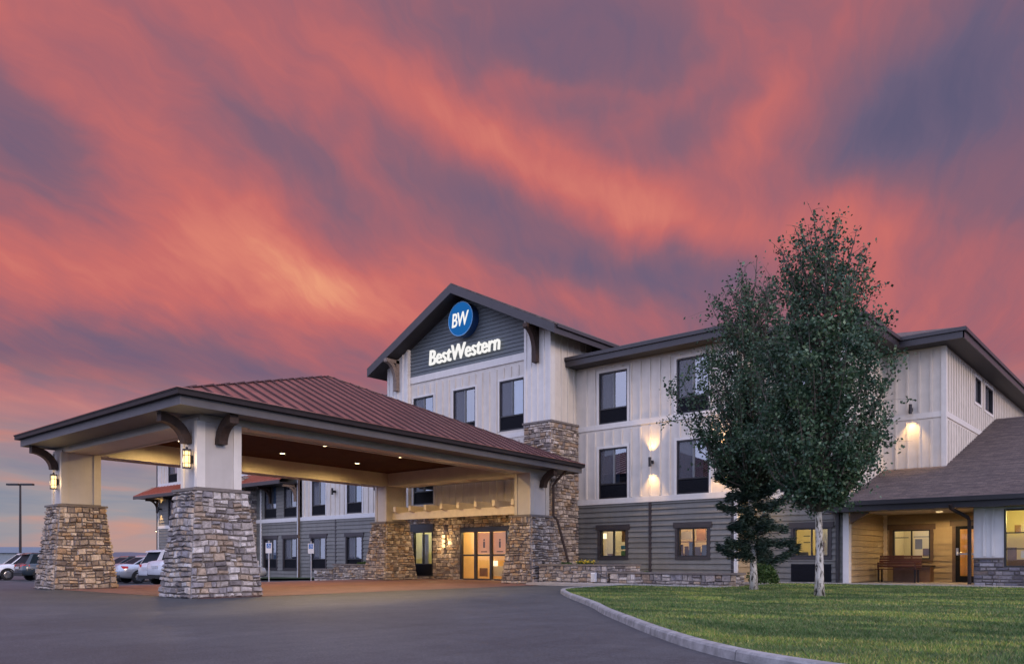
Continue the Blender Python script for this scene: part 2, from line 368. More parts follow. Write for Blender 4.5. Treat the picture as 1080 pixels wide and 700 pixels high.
class Fr:
    """a wall plane: u runs along it, v comes out of it, z is up"""
    def __init__(s, O, U, N): s.O = Vector(O); s.U = Vector(U); s.N = Vector(N)
    def p(s, u, v, z): return s.O+s.U*u+s.N*v+Vector((0, 0, z))
    def box(s, mb, u0, u1, v0, v1, z0, z1):
        c = [s.p(u0, v0, z0), s.p(u1, v0, z0), s.p(u1, v1, z0), s.p(u0, v1, z0), s.p(u0, v0, z1), s.p(u1, v0, z1), s.p(u1, v1, z1), s.p(u0, v1, z1)]
        mb.hexa(c)
def front(y): return Fr((0, y, 0), (1, 0, 0), (0, -1, 0))
def side(x): return Fr((x, 0, 0), (0, 1, 0), (1, 0, 0))

def inter(a0, a1, b0, b1): return max(a0, b0) < min(a1, b1)-1e-6
def spans(u0, u1, z0, z1, holes):
    """the free u intervals of the strip z0..z1"""
    s = [(u0, u1)]
    for h in holes:
        if inter(z0, z1, h[1], h[3]):
            n = []
            for a, b in s:
                if not inter(a, b, h[0], h[2]): n.append((a, b)); continue
                if a < h[0]: n.append((a, h[0]))
                if b > h[2]: n.append((h[2], b))
            s = n
    return [q for q in s if q[1]-q[0] > .004]
def zcuts(z0, z1, holes):
    c = {z0, z1}
    for h in holes:
        for z in (h[1], h[3]):
            if z0 < z < z1: c.add(z)
    return sorted(c)
def reveals(mb, fr, holes, depth=.14):
    for (a, b, c, d_) in holes:
        for (p, q) in (((a, b), (c, b)), ((c, b), (c, d_)), ((c, d_), (a, d_)), ((a, d_), (a, b))):
            mb.face(fr.p(p[0], 0, p[1]), fr.p(q[0], 0, q[1]), fr.p(q[0], -depth, q[1]), fr.p(p[0], -depth, p[1]))
def plain(mb, fr, u0, u1, z0, z1, holes=()):
    zs = zcuts(z0, z1, holes)
    for a, b in zip(zs[:-1], zs[1:]):
        for x0, x1 in spans(u0, u1, a, b, holes): mb.face(fr.p(x0, 0, a), fr.p(x1, 0, a), fr.p(x1, 0, b), fr.p(x0, 0, b))
    reveals(mb, fr, [h for h in holes if inter(u0, u1, h[0], h[2]) and inter(z0, z1, h[1], h[3])])
def battens(mb, fr, u0, u1, z0, z1, holes=(), step=.4, w=.06, t=.042, off=0):
    n = max(1, round((u1-u0)/step)); st_ = (u1-u0)/n
    for i in range(0 if off else 1, n):
        u = u0+i*st_
        blk = [(h[1], h[3]) for h in holes if inter(u-w/2, u+w/2, h[0]-.09, h[2]+.09)]
        z = z0
        for a, b in sorted(blk)+[(z1, z1)]:
            a_ = min(max(a-.09, z0), z1)
            if a_ > z+.03: fr.box(mb, u-w/2, u+w/2, -.004, t, z, a_)
            z = max(z, b+.09)
def lap(mb, fr, u0, u1, z0, z1, holes=(), h=.2, t=.042, lim=None):
    z = z0
    while z < z1-1e-4:
        zt = min(z+h, z1)
        zs = zcuts(z, zt, holes)
        for a, b in zip(zs[:-1], zs[1:]):
            cut = []
            for x0, x1 in spans(u0, u1, a, b, holes):
                rj = random.Random(int((z+3)*1009)+int(u0*7)); xx = x0; jn = u0+rj.uniform(.8, 3.6)
                while jn < x1:
                    if jn > xx+.05 and jn < x1-.05 and not lim: cut.append((xx, jn-.002)); xx = jn+.002
                    jn += 3.66
                cut.append((xx, x1))
            for x0, x1 in cut:
                va = t*(1-(a-z)/h); vb = t*(1-(b-z)/h)
                if lim:
                    la, lb = lim(a), lim(b); xa0, xa1 = max(x0, la[0]), min(x1, la[1]); xb0, xb1 = max(x0, lb[0]), min(x1, lb[1])
                    if xa1 <= xa0: continue
                    if xb1 < xb0: xb0 = xb1 = (xb0+xb1)/2
                else: xa0, xa1, xb0, xb1 = x0, x1, x0, x1
                mb.face(fr.p(xa0, va, a), fr.p(xa1, va, a), fr.p(xb1, vb, b), fr.p(xb0, vb, b))
                if a == z: mb.face(fr.p(xa0, 0, a), fr.p(xa1, 0, a), fr.p(xa1, va, a), fr.p(xa0, va, a))
        z = zt
def stones(mb, BL, BR, TR, TL, holes=(), rmin=.08, rmax=.20, wmin=.10, wmax=.34, dep=.055, gap=.012, seed=0):
    """a dry-laid ledgestone face on a quad; holes in metres measured from BL along the bottom edge and up"""
    rd = random.Random(seed)
    BL, BR, TR, TL = map(Vector, (BL, BR, TR, TL)); W = (BR-BL).length; H = ((TL-BL).length+(TR-BR).length)/2
    n = (BR-BL).cross(TL-BL).normalized()
    def pt(u, z, v):
        z = z+(.013*math.sin(u*4.3+z*2+seed)+.008*math.sin(u*9.7-z*6+seed*2))*min(1, z/.15, max(0, H-z)/.15)*(0 if holes else 1)
        s, t = u/W, z/H; a = BL.lerp(TL, t); b = BR.lerp(TR, t); return a.lerp(b, s)+n*v
    zs = zcuts(0, H, holes)
    for Z0, Z1 in zip(zs[:-1], zs[1:]):
        z = Z0
        while z < Z1-.01:
            hh = rd.uniform(rmin, rmax)
            if Z1-z-hh < rmin: hh = Z1-z
            zt = z+hh
            for a, b in spans(0, W, z, zt, holes):
                u = a
                while u < b-.01:
                    ww = rd.uniform(wmin, wmax)
                    if b-u-ww < wmin*.8: ww = b-u
                    parts = [(z, zt)]
                    if hh > rmax*.72 and rd.random() < .35:
                        k = z+hh*rd.uniform(.38, .62); parts = [(z, k), (k, zt)]
                    for za, zb in parts:
                        dd = dep*rd.uniform(.45, 1.25); g = gap*rd.uniform(.5, 1.2); j = lambda: rd.uniform(-.010, .014)
                        e = dd*.28+.004
                        q = [pt(u+g/2, za+g/2, 0), pt(u+ww-g/2, za+g/2, 0), pt(u+ww-g/2, zb-g/2, 0), pt(u+g/2, zb-g/2, 0)]
                        r = [pt(u+g/2+e+j(), za+g/2+e+j(), dd+j()), pt(u+ww-g/2-e+j(), za+g/2+e+j(), dd+j()), pt(u+ww-g/2-e+j(), zb-g/2-e+j(), dd+j()), pt(u+g/2+e+j(), zb-g/2-e+j(), dd+j())]
                        mb.rings([q, r], cap=False); k = len(mb.v); mb.f.append((k-4, k-3, k-2, k-1))
                    u += ww
            z = zt

def stone_fr(mb, fr, u0, u1, z0, z1, holes=(), **k):
    stones(mb, fr.p(u0, 0, z0), fr.p(u1, 0, z0), fr.p(u1, 0, z1), fr.p(u0, 0, z1), [(h[0]-u0, h[1]-z0, h[2]-u0, h[3]-z0) for h in holes], **k)

# ------------------------------------------------------------------ ground, road, lawn
def zg(x, y=16):
    lo = 0.0 if x > -27 else (-(-27-x)*.04 if x > -36 else max(-.52, -.36-(-36-x)*.004)); hi = 0.0 if x > -27 else max(-.52, (x+27)*.0165)
    t = min(1, max(0, (y-20)/4)); return lo*(1-t)+hi*t
def sheet(name, xs, ys, dz_, m):
    mb = MB()
    for i in range(len(xs)-1):
        for k in range(len(ys)-1):
            a, b, c, d_ = xs[i], xs[i+1], ys[k], ys[k+1]
            for q in (((a, c), (b, c), (b, d_)), ((a, c), (b, d_), (a, d_))): mb.face(*[(x, y, zg(x, y)+dz_) for x, y in q])
    return tag(mb.build(name, m), kind='structure')
GX = [-3000, -800, -200, -100, -76, -60, -50, -40, -36, -33, -30, -27, 0, 40, 200, 3000]
sheet('ground', GX, [-3000, -300, -60, 0, 20, 24, 30, 60, 300, 3000], -.012, M['ground'])
sheet('parking_lot', [-100, -76, -60, -50, -40, -36, -33, -30, -27, 0, 40], [-40, -10, 10, 20, 22, 24, 24.2], -.004, M['asphalt'])
mb = MB(); sh = lambda a, b: a-.0886*(b-9.22)
mb.face((-26.6, 8.5, .002), (-16.2, 8.5, .002), (sh(-15.6, 24)+.1, 24, .002), (sh(-26.0, 24), 24, .002))
tag(mb.build('entrance_paving', M['paving']), kind='structure')
kp = [(-13.4, 21.3), (-13.3, 19.2), (-12.9, 17.0), (-11.4, 15.0), (-9.62, 13.1), (-8.2, 11.6), (-6.98, 10.2), (-5.85, 9.0), (-4.95, 8.05), (-4.2, 7.3), (-3.6, 6.75), (-2.95, 6.25), (-2.3, 5.9), (-1.6, 5.68), (-.6, 5.5), (2, 5.2), (8, 4.8), (20, 4.5)]
def smooth(pts, n=6):
    o = []
    for i in range(len(pts)-1):
        p0, p1, p2, p3 = (Vector(pts[max(0, i-1)]), Vector(pts[i]), Vector(pts[i+1]), Vector(pts[min(len(pts)-1, i+2)]))
        for k in range(n):
            t = k/n; o.append(.5*((2*p1)+(p2-p0)*t+(2*p0-5*p1+4*p2-p3)*t*t+(3*p1-p0-3*p2+p3)*t**3))
    o.append(Vector(pts[-1])); return o
ks = smooth(kp)
def offs(pts, dd):
    o = []
    for i, p in enumerate(pts):
        t = (pts[min(i+1, len(pts)-1)]-pts[max(0, i-1)]).normalized(); o.append(Vector((p.x+t.y*-dd, p.y+t.x*dd)))
    return o
kin = offs(ks, .13)
prof = [(0, -.02), (.010, .068), (.028, .088), (.115, .092), (.13, .08), (.13, 0.0)]
mb = MB(); rg = []; run = 0
def kring(p, t): return [(p.x-t.y*a, p.y+t.x*a, b) for a, b in prof]
for i in range(len(ks)):
    t = (ks[min(i+1, len(ks)-1)]-ks[max(0, i-1)]).normalized(); rg.append(kring(ks[i], t))
    if i: run += (ks[i]-ks[i-1]).length
    if run > 2.2 and i < len(ks)-1: mb.rings(rg, cap=True); rg = [kring(ks[i]+t*.014, t)]; run = 0
mb.rings(rg, cap=True)
tag(mb.build('kerb', M['kerb']), kind='structure')
mb = MB(); LZ = .06
poly = [(p.x, p.y, LZ) for p in kin] + [(20, 26.7, LZ), (-9.2, 26.7, LZ), (-9.2, 26.0, LZ), (-10.4, 26.0, LZ), (-10.4, 21.0, LZ), (-13.2, 21.0, LZ)]
mb.face(*poly)
tag(mb.build('lawn', M['lawn']), kind='structure')
mb = MB(); mb.face((-47, 22.5, -.28), (-31.5, 22.5, -.04), (-31.5, 25.6, -.04), (-47, 25.6, -.28))
tag(mb.build('lawn_strip', M['lawn']), kind='structure')
mb = MB()
mb.box(-17.2, 20.55, -.02, -10.2, 21.55, .075); mb.box(-9.9, 26.05, -.02, 20, 26.75, .085); mb.box(-8.8, 26.75, -.02, -5.1, 31.1, .06)
mb.box(-12, 26.1, -.02, -9.9, 26.9, .07)
tag(mb.build('footpath', M['concrete']), kind='structure')

# grass blades over the lawn
def inside(px, py, poly):
    r = np.zeros(len(px), bool); j = len(poly)-1
    for i in range(len(poly)):
        xi, yi = poly[i][:2]; xj, yj = poly[j][:2]
        c = ((yi > py) != (yj > py)) & (px < (xj-xi)*(py-yi)/(yj-yi+1e-12)+xi); r ^= c; j = i
    return r
def blades(name, poly, n, zfun, near=8.0, x0=-14, x1=2, y0=5.4, y1=26.9):
    xs = []; ys = []
    px = rng.uniform(x0, x1, n*6); py = rng.uniform(y0, y1, n*6); dd = np.hypot(px, py)
    keep = (rng.random(n*6) < (near/np.maximum(dd, near*.8))**1.7) & inside(px, py, poly); px = px[keep][:n]; py = py[keep][:n]; dd = dd[keep][:n]
    k = len(px); h = rng.uniform(.018, .045, k); wd = .0030*np.maximum(1, dd/6)**.9*rng.uniform(.7, 1.3, k); a = rng.uniform(0, 6.28, k)
    lx = rng.normal(0, .022, k); ly = rng.normal(0, .022, k); z = zfun(px, py)
    V = np.empty((k, 3, 3)); V[:, 0] = np.stack([px-np.cos(a)*wd, py-np.sin(a)*wd, z], 1); V[:, 1] = np.stack([px+np.cos(a)*wd, py+np.sin(a)*wd, z], 1)
    V[:, 2] = np.stack([px+lx, py+ly, z+h], 1)
    return mesh_np(name, V, M['grass'])
def mesh_np(name, V, m, parent=None, origin=None):
    k, c, _ = V.shape; me = bpy.data.meshes.new(name)
    V = V.reshape(-1, 3)
    if origin is not None: V = V-np.array(origin)
    me.vertices.add(k*c); me.vertices.foreach_set('co', V.ravel().astype(np.float32))
    me.loops.add(k*c); me.loops.foreach_set('vertex_index', np.arange(k*c, dtype=np.int32))
    me.polygons.add(k); me.polygons.foreach_set('loop_start', np.arange(0, k*c, c, dtype=np.int32)); me.polygons.foreach_set('loop_total', np.full(k, c, np.int32))
    me.update(); me.validate(); me.materials.append(m)
    o = bpy.data.objects.new(name, me); col.objects.link(o)
    if parent is not None: o.parent = parent
    return o
tag(blades('grass', poly, 240000, lambda x, y: LZ-.004+0*x), 'short mown green lawn between the kerb and the hotel', 'grass', kind='stuff')

# ------------------------------------------------------------------ the hotel
H = thing('hotel_building', (-20, 25.6, 0), 'three storey cream and grey sided hotel with a stone entrance gable', 'hotel building')
FA, FB, FC, FT = front(25.6), front(27.2), front(31.1), front(24.07)
def casing(root, fr, hole, m, head=.2, w=.1, t=.05, sill=.1, over=.07):
    u0, z0, u1, z1 = hole; mb = MB()
    fr.box(mb, u0-w-over, u1+w+over, .0, t+.015, z1+.003, z1+head)
    fr.box(mb, u0-w, u0, .0, t, z0-sill, z1); fr.box(mb, u1, u1+w, .0, t, z0-sill, z1)
    if sill: fr.box(mb, u0, u1, .0, t, z0-sill, z0)
    mb.build('casing', m, root)
def window(fr, hole, lit=False, panel=.30, trim=None, label=None, cross=False, mat_glass=None):
    u0, z0, u1, z1 = hole; mb = MB(); f = .05
    fr.box(mb, u0, u0+f, -.13, .012, z0, z1); fr.box(mb, u1-f, u1, -.13, .012, z0, z1)
    fr.box(mb, u0+f, u1-f, -.13, .012, z1-f, z1); fr.box(mb, u0+f, u1-f, -.13, .012, z0, z0+f)
    zp = z0+(z1-z0)*panel if panel else z0+f
    if panel: fr.box(mb, u0+f, u1-f, -.13, .006, zp-.05, zp)
    wn_ = mb.build('window', M['frame'], H)
    if label: wn_['label'] = label
    um = (u0+u1)/2
    mb = MB(); fr.box(mb, um-.022, um+.022, -.09, -.02, zp, z1-f)
    if not lit:
        fr.box(mb, um+.022, um+.05, -.088, -.04, zp, z1-f)
    mb.build('sash', M['mull'] if not lit else M['frame'], wn_)
    if panel:
        mb = MB(); fr.box(mb, u0+f, u1-f, -.12, -.04, z0+f, zp-.05)
        k = z0+f+.04
        while k < zp-.1: fr.box(mb, u0+f+.04, u1-f-.04, -.041, -.022, k, k+.018); k += .05
        mb.build('air_vent_panel', M['black'], wn_)
    mb = MB(); g = lambda a, b, v: mb.face(fr.p(a, v, zp), fr.p(b, v, zp), fr.p(b, v, z1-f), fr.p(a, v, z1-f))
    g(u0+f, um, -.06); g(um, u1-f, -.066)
    mb.build('glass', mat_glass or (M['glass'] if lit else M['glass_refl']), wn_)
    if not lit:
        rd = random.Random(int(u0*97+z0*31)); mb = MB()
        mode = rd.choice((0, 0, 1, 2))
        for (a, b, amp) in ((u0+f, um, .006), (um, u1-f, .018)):
            if mode == 1 and a == um: b = a+(b-a)*rd.uniform(.35, .7)
            if mode == 2 and a != um: a = a+(b-a)*rd.uniform(.3, .6)
            n = 28; pts = []
            for i in range(n+1):
                u = a+(b-a)*i/n; v_ = -.115+amp*math.sin(i*1.7+rd.random()*.8); pts.append((u, v_))
            for (p, q) in zip(pts[:-1], pts[1:]): mb.face(fr.p(p[0], p[1], zp), fr.p(q[0], q[1], zp), fr.p(q[0], q[1], z1-f), fr.p(p[0], p[1], z1-f))
        mb.build('curtain', M['paper'] if rd.random() < .3 else M['curtain'], wn_)
        mb = MB(); fr.box(mb, u0+f, u1-f, -.19, -.165, z0+f, z1-f); mb.build('dark_backing', M['black'], wn_)  # black sheet in place of the unlit room's shade
        mb = MB(); mb.face(fr.p(u0+f, -.05, zp), fr.p(um-.03, -.05, zp), fr.p(um-.03, -.05, z1-f), fr.p(u0+f, -.05, z1-f)); mb.build('insect_screen', M['screen_net'], wn_)
    if trim: casing(wn_, fr, hole, trim)
    return wn_
def room(fr, u0, u1, z0, z1, dep, m, energy, color=(1, .78, .42), lu=None, floor=None, v_near=-.15):
    mb = MB(); P_ = lambda u, v, z: fr.p(u, v, z)
    a, b = v_near, v_near-dep
    mb.face(P_(u0, b, z0), P_(u1, b, z0), P_(u1, b, z1), P_(u0, b, z1))
    mb.face(P_(u0, a, z0), P_(u0, b, z0), P_(u0, b, z1), P_(u0, a, z1)); mb.face(P_(u1, a, z0), P_(u1, b, z0), P_(u1, b, z1), P_(u1, a, z1))
    mb.face(P_(u0, a, z1), P_(u1, a, z1), P_(u1, b, z1), P_(u0, b, z1)); mb.face(P_(u0, a, z0), P_(u1, a, z0), P_(u1, b, z0), P_(u0, b, z0))
    r = mb.build('room_shell', m, H)
    light('room_lamp', 'POINT', P_(lu if lu is not None else (u0+u1)/2, (a+b)/2+.2, z1-.35), energy, color, H, .12)
    return r
def pictures(fr, items, v, nm='wall_picture'):
    for (u0, u1, z0, z1, m) in items:
        mb = MB(); fr.box(mb, u0, u1, v, v+.05, z0, z1); mb.build(nm, m, H)
def furnish(Y, hole, items):
    """things inside a lit room, given as fractions of the window opening and a depth behind it"""
    for (a, b, c, d_, dep, m, nm) in items:
        k = (Y+dep)/Y; U = lambda f: (hole[0]+(hole[2]-hole[0])*f)*k; Z = lambda f: .84+(hole[1]+(hole[3]-hole[1])*f-.84)*k
        mb = MB(); mb.box(U(a), Y+dep, max(.12, Z(c)), U(b), Y+dep+.05, Z(d_)); mb.build(nm, m, H)
M['teal'] = mat('teal_picture', (.05, .22, .30), .6); M['green'] = mat('green_picture', (.10, .22, .08), .6)
M['brass'] = mat('warm_wood', (.30, .16, .07), .5); M['shade'] = emis('lamp_shade_glow', (1, .80, .50), 1.8)
wins_dark = M['fascia']
# --- main wing A : X -18.8 .. -11.99
GA = [(-17.64, .95, -16.44, 1.99), (-14.24, .95, -13.06, 1.99)]
UA = [(-17.69, 3.2, -16.39, 5.15), (-14.29, 3.2, -13.01, 5.15)]
VA = [(-17.69, 6.1, -16.39, 8.1), (-14.29, 6.1, -13.01, 8.1)]
mb = MB(); lap(mb, FA, -18.8, -12.09, -.3, 3.0, GA); plain(mb, Fr((0, 25.62, 0), (1, 0, 0), (0, -1, 0)), -18.8, -12.0, -.3, 3.0, GA)
mb.build('siding_wall', M['gray_lap'], H)
mb = MB(); plain(mb, FA, -18.8, -11.99, 3.0, 8.4, UA+VA); battens(mb, FA, -18.7, -12.1, 3.22, 5.9, UA); battens(mb, FA, -18.7, -12.1, 6.1, 8.38, VA)
mb.build('batten_wall', M['cream'], H)
mb = MB()
FA.box(mb, -18.8, -11.97, -.002, .06, 2.99, 3.2); FA.box(mb, -18.8, -11.97, -.002, .035, 5.9, 6.1); FA.box(mb, -12.13, -11.96, -.002, .05, 3.2, 8.38)
for h in UA+VA:
    u0, z0, u1, z1 = h; FA.box(mb, u0-.1, u0, .0, .03, z0-.06 if z0 > 5 else z0, z1+.1); FA.box(mb, u1, u1+.1, 0, .03, z0-.06 if z0 > 5 else z0, z1+.1); FA.box(mb, u0, u1, 0, .03, z1, z1+.1)
    if z0 > 6.05: FA.box(mb, u0, u1, .0, .036, z0-.06, z0)
mb.build('wall_trim', M['cream_trim'], H)
mb = MB(); FA.box(mb, -15.44, -15.33, -.002, .05, 0, 2.99); mb.build('wall_trim', M['fascia'], H); mb = MB(); FA.box(mb, -12.18, -12.06, -.002, .04, 0, 2.99); mb.build('wall_trim', M['fascia'], H)
mb = MB(); FA.box(mb, -12.06, -11.95, -.05, .06, 0, 2.99); mb.build('wall_trim', M['white_trim'], H)
for h in GA: window(FA, h, True, 0, M['dark_trim'])
for h in UA+VA: window(FA, h)
room(FA, -18.7, -15.6, .1, 2.85, 1.9, M['room'], 40, (1, .86, .62), lu=-17.6)
furnish(25.6, GA[0], [(.10, .22, .68, .88, .9, M['shade'], 'table_lamp_shade'), (.0, .10, .0, .45, .6, M['room_dark'], 'chair_back'), (.55, .57, 0, 1, 1.0, M['paper'], 'door_frame'), (.80, .98, .28, .42, .8, M['teal'], 'wall_picture'), (.80, .98, .0, .22, .7, M['green'], 'wall_picture'), (.82, .98, .55, .95, .9, M['brass'], 'cupboard'), (.3, .5, .0, .12, .5, M['brass'], 'desk')])
room(FA, -15.3, -12.2, .1, 2.85, 2.6, M['room'], 62, (1, .66, .36), lu=-13.9)
furnish(25.6, GA[1], [(.02, .16, .0, .42, .5, M['room_dark'], 'chair_back'), (.22, .34, .0, .36, .7, M['room_dark'], 'chair_back'), (.38, .48, .0, .5, .5, M['curtain'], 'vase'), (.56, .74, .0, .34, .6, M['room_dark'], 'chair_back'), (.80, .98, .0, .40, .7, M['curtain'], 'chair_back'), (.1, .45, .60, .86, 1.6, M['paper'], 'wall_picture'), (.62, .92, .55, .95, 1.7, M['brass'], 'cupboard'), (.0, 1, .50, .53, 1.5, M['brass'], 'wall_rail')])
mb = MB()
for k in range(7): mb.cyl((-14.5+k*.26, 26.4, .8), (0, 0, 1), .07, .28+.12*((k*3) % 4)/3, 10); mb.box(-14.6+k*.26, 26.34, .5, -14.42+k*.26, 26.46, .8)
mb.build('counter_display', M['room_dark'], H)
# side of A (recess with a light) and its upper side
SA = side(-11.99)
mb = MB(); lap(mb, SA, 25.7, 27.2, -.2, 3.0); plain(mb, Fr((-12.01, 0, 0), (0, 1, 0), (1, 0, 0)), 25.6, 27.2, -.2, 3.0); mb.build('siding_wall', M['tan_lap'], H)
mb = MB(); plain(mb, SA, 25.6, 27.2, 3.0, 8.4); battens(mb, SA, 25.65, 27.2, 3.2, 8.38); SA.box(mb, 25.6, 27.2, 0, .04, 2.99, 3.2); mb.build('batten_wall', M['cream'], H)

# --- block B : X -11.99 .. -8.8
PBW = [(-10.62, .95, -9.42, 1.93)]
UB = [(-11.1, 3.2, -9.9, 5.15)]; VB = [(-11.1, 6.1, -9.9, 8.1)]
mb = MB(); lap(mb, FB, -11.99, -8.9, -.2, 3.0, PBW); plain(mb, Fr((0, 27.22, 0), (1, 0, 0), (0, -1, 0)), -11.99, -8.8, -.2, 3.0, PBW); mb.build('siding_wall', M['gray_lap'], H)
mb = MB(); plain(mb, FB, -11.99, -8.8, 3.0, 8.4, UB+VB); battens(mb, FB, -11.99, -8.85, 3.2, 5.9, UB); battens(mb, FB, -11.99, -8.85, 6.1, 8.38, VB); mb.build('batten_wall', M['cream'], H)
mb = MB(); FB.box(mb, -11.98, -8.78, -.002, .05, 2.99, 3.2); FB.box(mb, -11.98, -8.78, -.002, .035, 5.9, 6.1); FB.box(mb, -8.93, -8.78, -.002, .05, 3.2, 8.38)
mb.build('wall_trim', M['cream_trim'], H)
mb = MB(); FB.box(mb, -8.95, -8.76, -.2, .06, 0, 2.99); mb.build('wall_trim', M['white_trim'], H)
window(FB, PBW[0], True, 0, M['dark_trim'])
for h in UB+VB: window(FB, h)
mb = MB(); FB.box(mb, -10.7, -9.34, .02, .06, .1, .70)
k = .14
while k < .66: FB.box(mb, -10.64, -9.40, .06, .075, k, k+.02); k += .06
mb.build('air_vent_panel', M['black'], H)
room(FB, -11.8, -9.0, .1, 2.85, 2.6, M['room'], 60, (1, .80, .40), lu=-10.0)
furnish(27.2, PBW[0], [(.04, .07, .15, .85, .8, M['curtain'], 'pipe'), (.28, .46, .70, .74, 1.4, M['curtain'], 'wall_shelf'), (.28, .46, .48, .52, 1.4, M['curtain'], 'wall_shelf'), (.1, .40, .0, .16, .8, M['curtain'], 'work_table'), (.62, .98, .05, .95, 1.3, M['paper'], 'cupboard'), (.70, .86, .2, .5, .9, M['room_dark'], 'chair_back')])
SB = side(-8.8)
mb = MB(); lap(mb, SB, 27.2, 31.1, -.1, 3.2, t=.04); plain(mb, Fr((-8.82, 0, 0), (0, 1, 0), (1, 0, 0)), 27.2, 31.1, -.1, 3.2); mb.build('siding_wall', M['tan_lap'], H)
mb = MB(); plain(mb, SB, 27.2, 31.1, 2.9, 8.4); battens(mb, SB, 27.3, 31.1, 3.0, 5.9); battens(mb, SB, 27.3, 31.1, 6.1, 8.38); SB.box(mb, 27.2, 31.1, 0, .035, 5.9, 6.1); SB.box(mb, 27.19, 27.33, 0, .05, 3.0, 8.38)
mb.build('batten_wall', M['cream'], H)

# --- block C : X -8.8 .. -6.75, its long side runs back
PW_ = [(-8.48, .86, -7.22, 1.93)]; DR = [(-6.42, .06, -5.52, 2.02)]
mb = MB(); lap(mb, FC, -8.8, -5.0, 0, 3.1, PW_+DR, t=.04); plain(mb, Fr((0, 31.12, 0), (1, 0, 0), (0, -1, 0)), -8.8, -4.9, 0, 3.1, PW_+DR); mb.build('siding_wall', M['tan_lap'], H)
mb = MB(); FC.box(mb, -8.79, -8.66, -.002, .06, .06, 3.0); mb.build('wall_trim', M['trellis'], H)
mb = MB(); plain(mb, FC, -8.8, -6.75, 3.1, 8.4); battens(mb, FC, -8.75, -6.8, 3.1, 5.9); battens(mb, FC, -8.75, -6.8, 6.1, 8.38); mb.build('batten_wall', M['cream'], H)
SC = side(-6.75); CW = [(33.2, 7.05, 34.35, 8.0), (35.2, 7.05, 36.9, 8.0)]
CW = [(35.95, 7.15, 37.1, 8.15), (37.9, 7.1, 39.6, 8.15)]
mb = MB(); plain(mb, SC, 31.1, 50, 3.1, 8.4, CW); battens(mb, SC, 31.15, 50, 3.1, 5.9); battens(mb, SC, 31.15, 50, 6.1, 8.38, CW); mb.build('batten_wall', M['cream'], H)
mb = MB(); FC.box(mb, -8.8, -6.73, -.002, .035, 5.9, 6.1); SC.box(mb, 31.08, 50, -.002, .035, 5.9, 6.1); FC.box(mb, -6.87, -6.72, -.002, .045, 3.1, 8.38); SC.box(mb, 31.06, 31.2, -.002, .045, 3.1, 8.38)
for h in CW: SC.box(mb, h[0]-.1, h[2]+.1, 0, .03, h[3], h[3]+.12); SC.box(mb, h[0]-.1, h[0], 0, .03, h[1]-.1, h[3]); SC.box(mb, h[2], h[2]+.1, 0, .03, h[1]-.1, h[3]); SC.box(mb, h[0], h[2], 0, .03, h[1]-.1, h[1])
mb.build('wall_trim', M['cream_trim'], H)
for h in CW: window(SC, h, panel=0)
window(FC, PW_[0], True, 0, M['brown_trim'])
room(FC, -8.75, -6.7, .1, 2.85, 2.4, M['room'], 42, (1, .86, .60), lu=-7.4)
furnish(31.1, PW_[0], [(.04, .42, .72, .75, 1.2, M['curtain'], 'blind_rail'), (.60, .78, .34, .68, 1.2, M['curtain'], 'wall_picture'), (.80, .96, .10, .36, .7, M['room_dark'], 'chair_back'), (.0, .30, .0, .14, .6, M['brass'], 'desk'), (.56, 1, .74, .77, 1.2, M['curtain'], 'blind_rail')])
# porch door
h = DR[0]; mb = MB()
FC.box(mb, h[0], h[0]+.12, -.1, .02, h[1], h[3]); FC.box(mb, h[2]-.12, h[2], -.1, .02, h[1], h[3]); FC.box(mb, h[0]+.12, h[2]-.12, -.1, .02, h[3]-.11, h[3]); FC.box(mb, h[0]+.12, h[2]-.12, -.1, .02, h[1], h[1]+.22)
dr = mb.build('door', M['black'], H)
casing(dr, FC, h, M['brown_trim'], sill=0)
mb = MB(); FC.box(mb, h[0]+.02, h[0]+.09, .02, .045, 1.0, 1.25); mb.tube([FC.p(h[0]+.06, .03, 1.08), FC.p(h[0]+.06, .08, 1.08), FC.p(h[0]+.19, .08, 1.08)], .012, 6); mb.build('handle', M['steel'], dr)
mb = MB(); mb.face(FC.p(h[0]+.12, -.05, .28), FC.p(h[2]-.12, -.05, .28), FC.p(h[2]-.12, -.05, 1.91), FC.p(h[0]+.12, -.05, 1.91)); mb.build('glass', M['glass'], dr)
mb = MB(); FC.box(mb, h[0]+.12, h[2]-.12, -.06, .01, 1.02, 1.07); mb.build('push_bar', M['steel'], dr)
room(FC, -6.6, -4.95, .06, 2.6, 2.2, M['room_orange'], 26, (1, .75, .42))

# --- wing D with the porch roof
FD = front(27.2); DWH = [(-4.34, .62, -1.7, 2.34)]
mb = MB(); plain(mb, FD, -5.13, 12, .86, 2.6, DWH); battens(mb, FD, -5.08, -4.4, .95, 2.55, step=.23); battens(mb, FD, -1.6, 12, .95, 2.5); mb.build('batten_wall', M['white_trim'], H)
mb = MB(); stone_fr(mb, FD, -5.13, 2, 0, .86, DWH, seed=5, rmax=.22, wmax=.4); mb.build('stone_wainscot', M['stone_dark'], H)
mb = MB(); plain(mb, Fr((0, 27.18, 0), (1, 0, 0), (0, -1, 0)), -5.13, 12, -.05, .86, DWH); mb.build('wall_backing', M['mortar'], H)
mb = MB(); FD.box(mb, -5.15, -4.34, -.02, .085, .86, .91); FD.box(mb, -1.7, 12, -.02, .085, .86, .91); mb.build('stone_cap', M['cap'], H)
window(FD, DWH[0], True, 0)
mb = MB(); FD.box(mb, -4.29, -1.75, -.07, -.02, 1.62, 1.655); FD.box(mb, -4.29, -1.75, -.07, -.02, 1.15, 1.18); mb.build('glazing_bar', M['frame'], H)
room(FD, -5.0, -1.4, .1, 2.5, 3.4, M['room'], 110, (1, .82, .28), lu=-3.4)
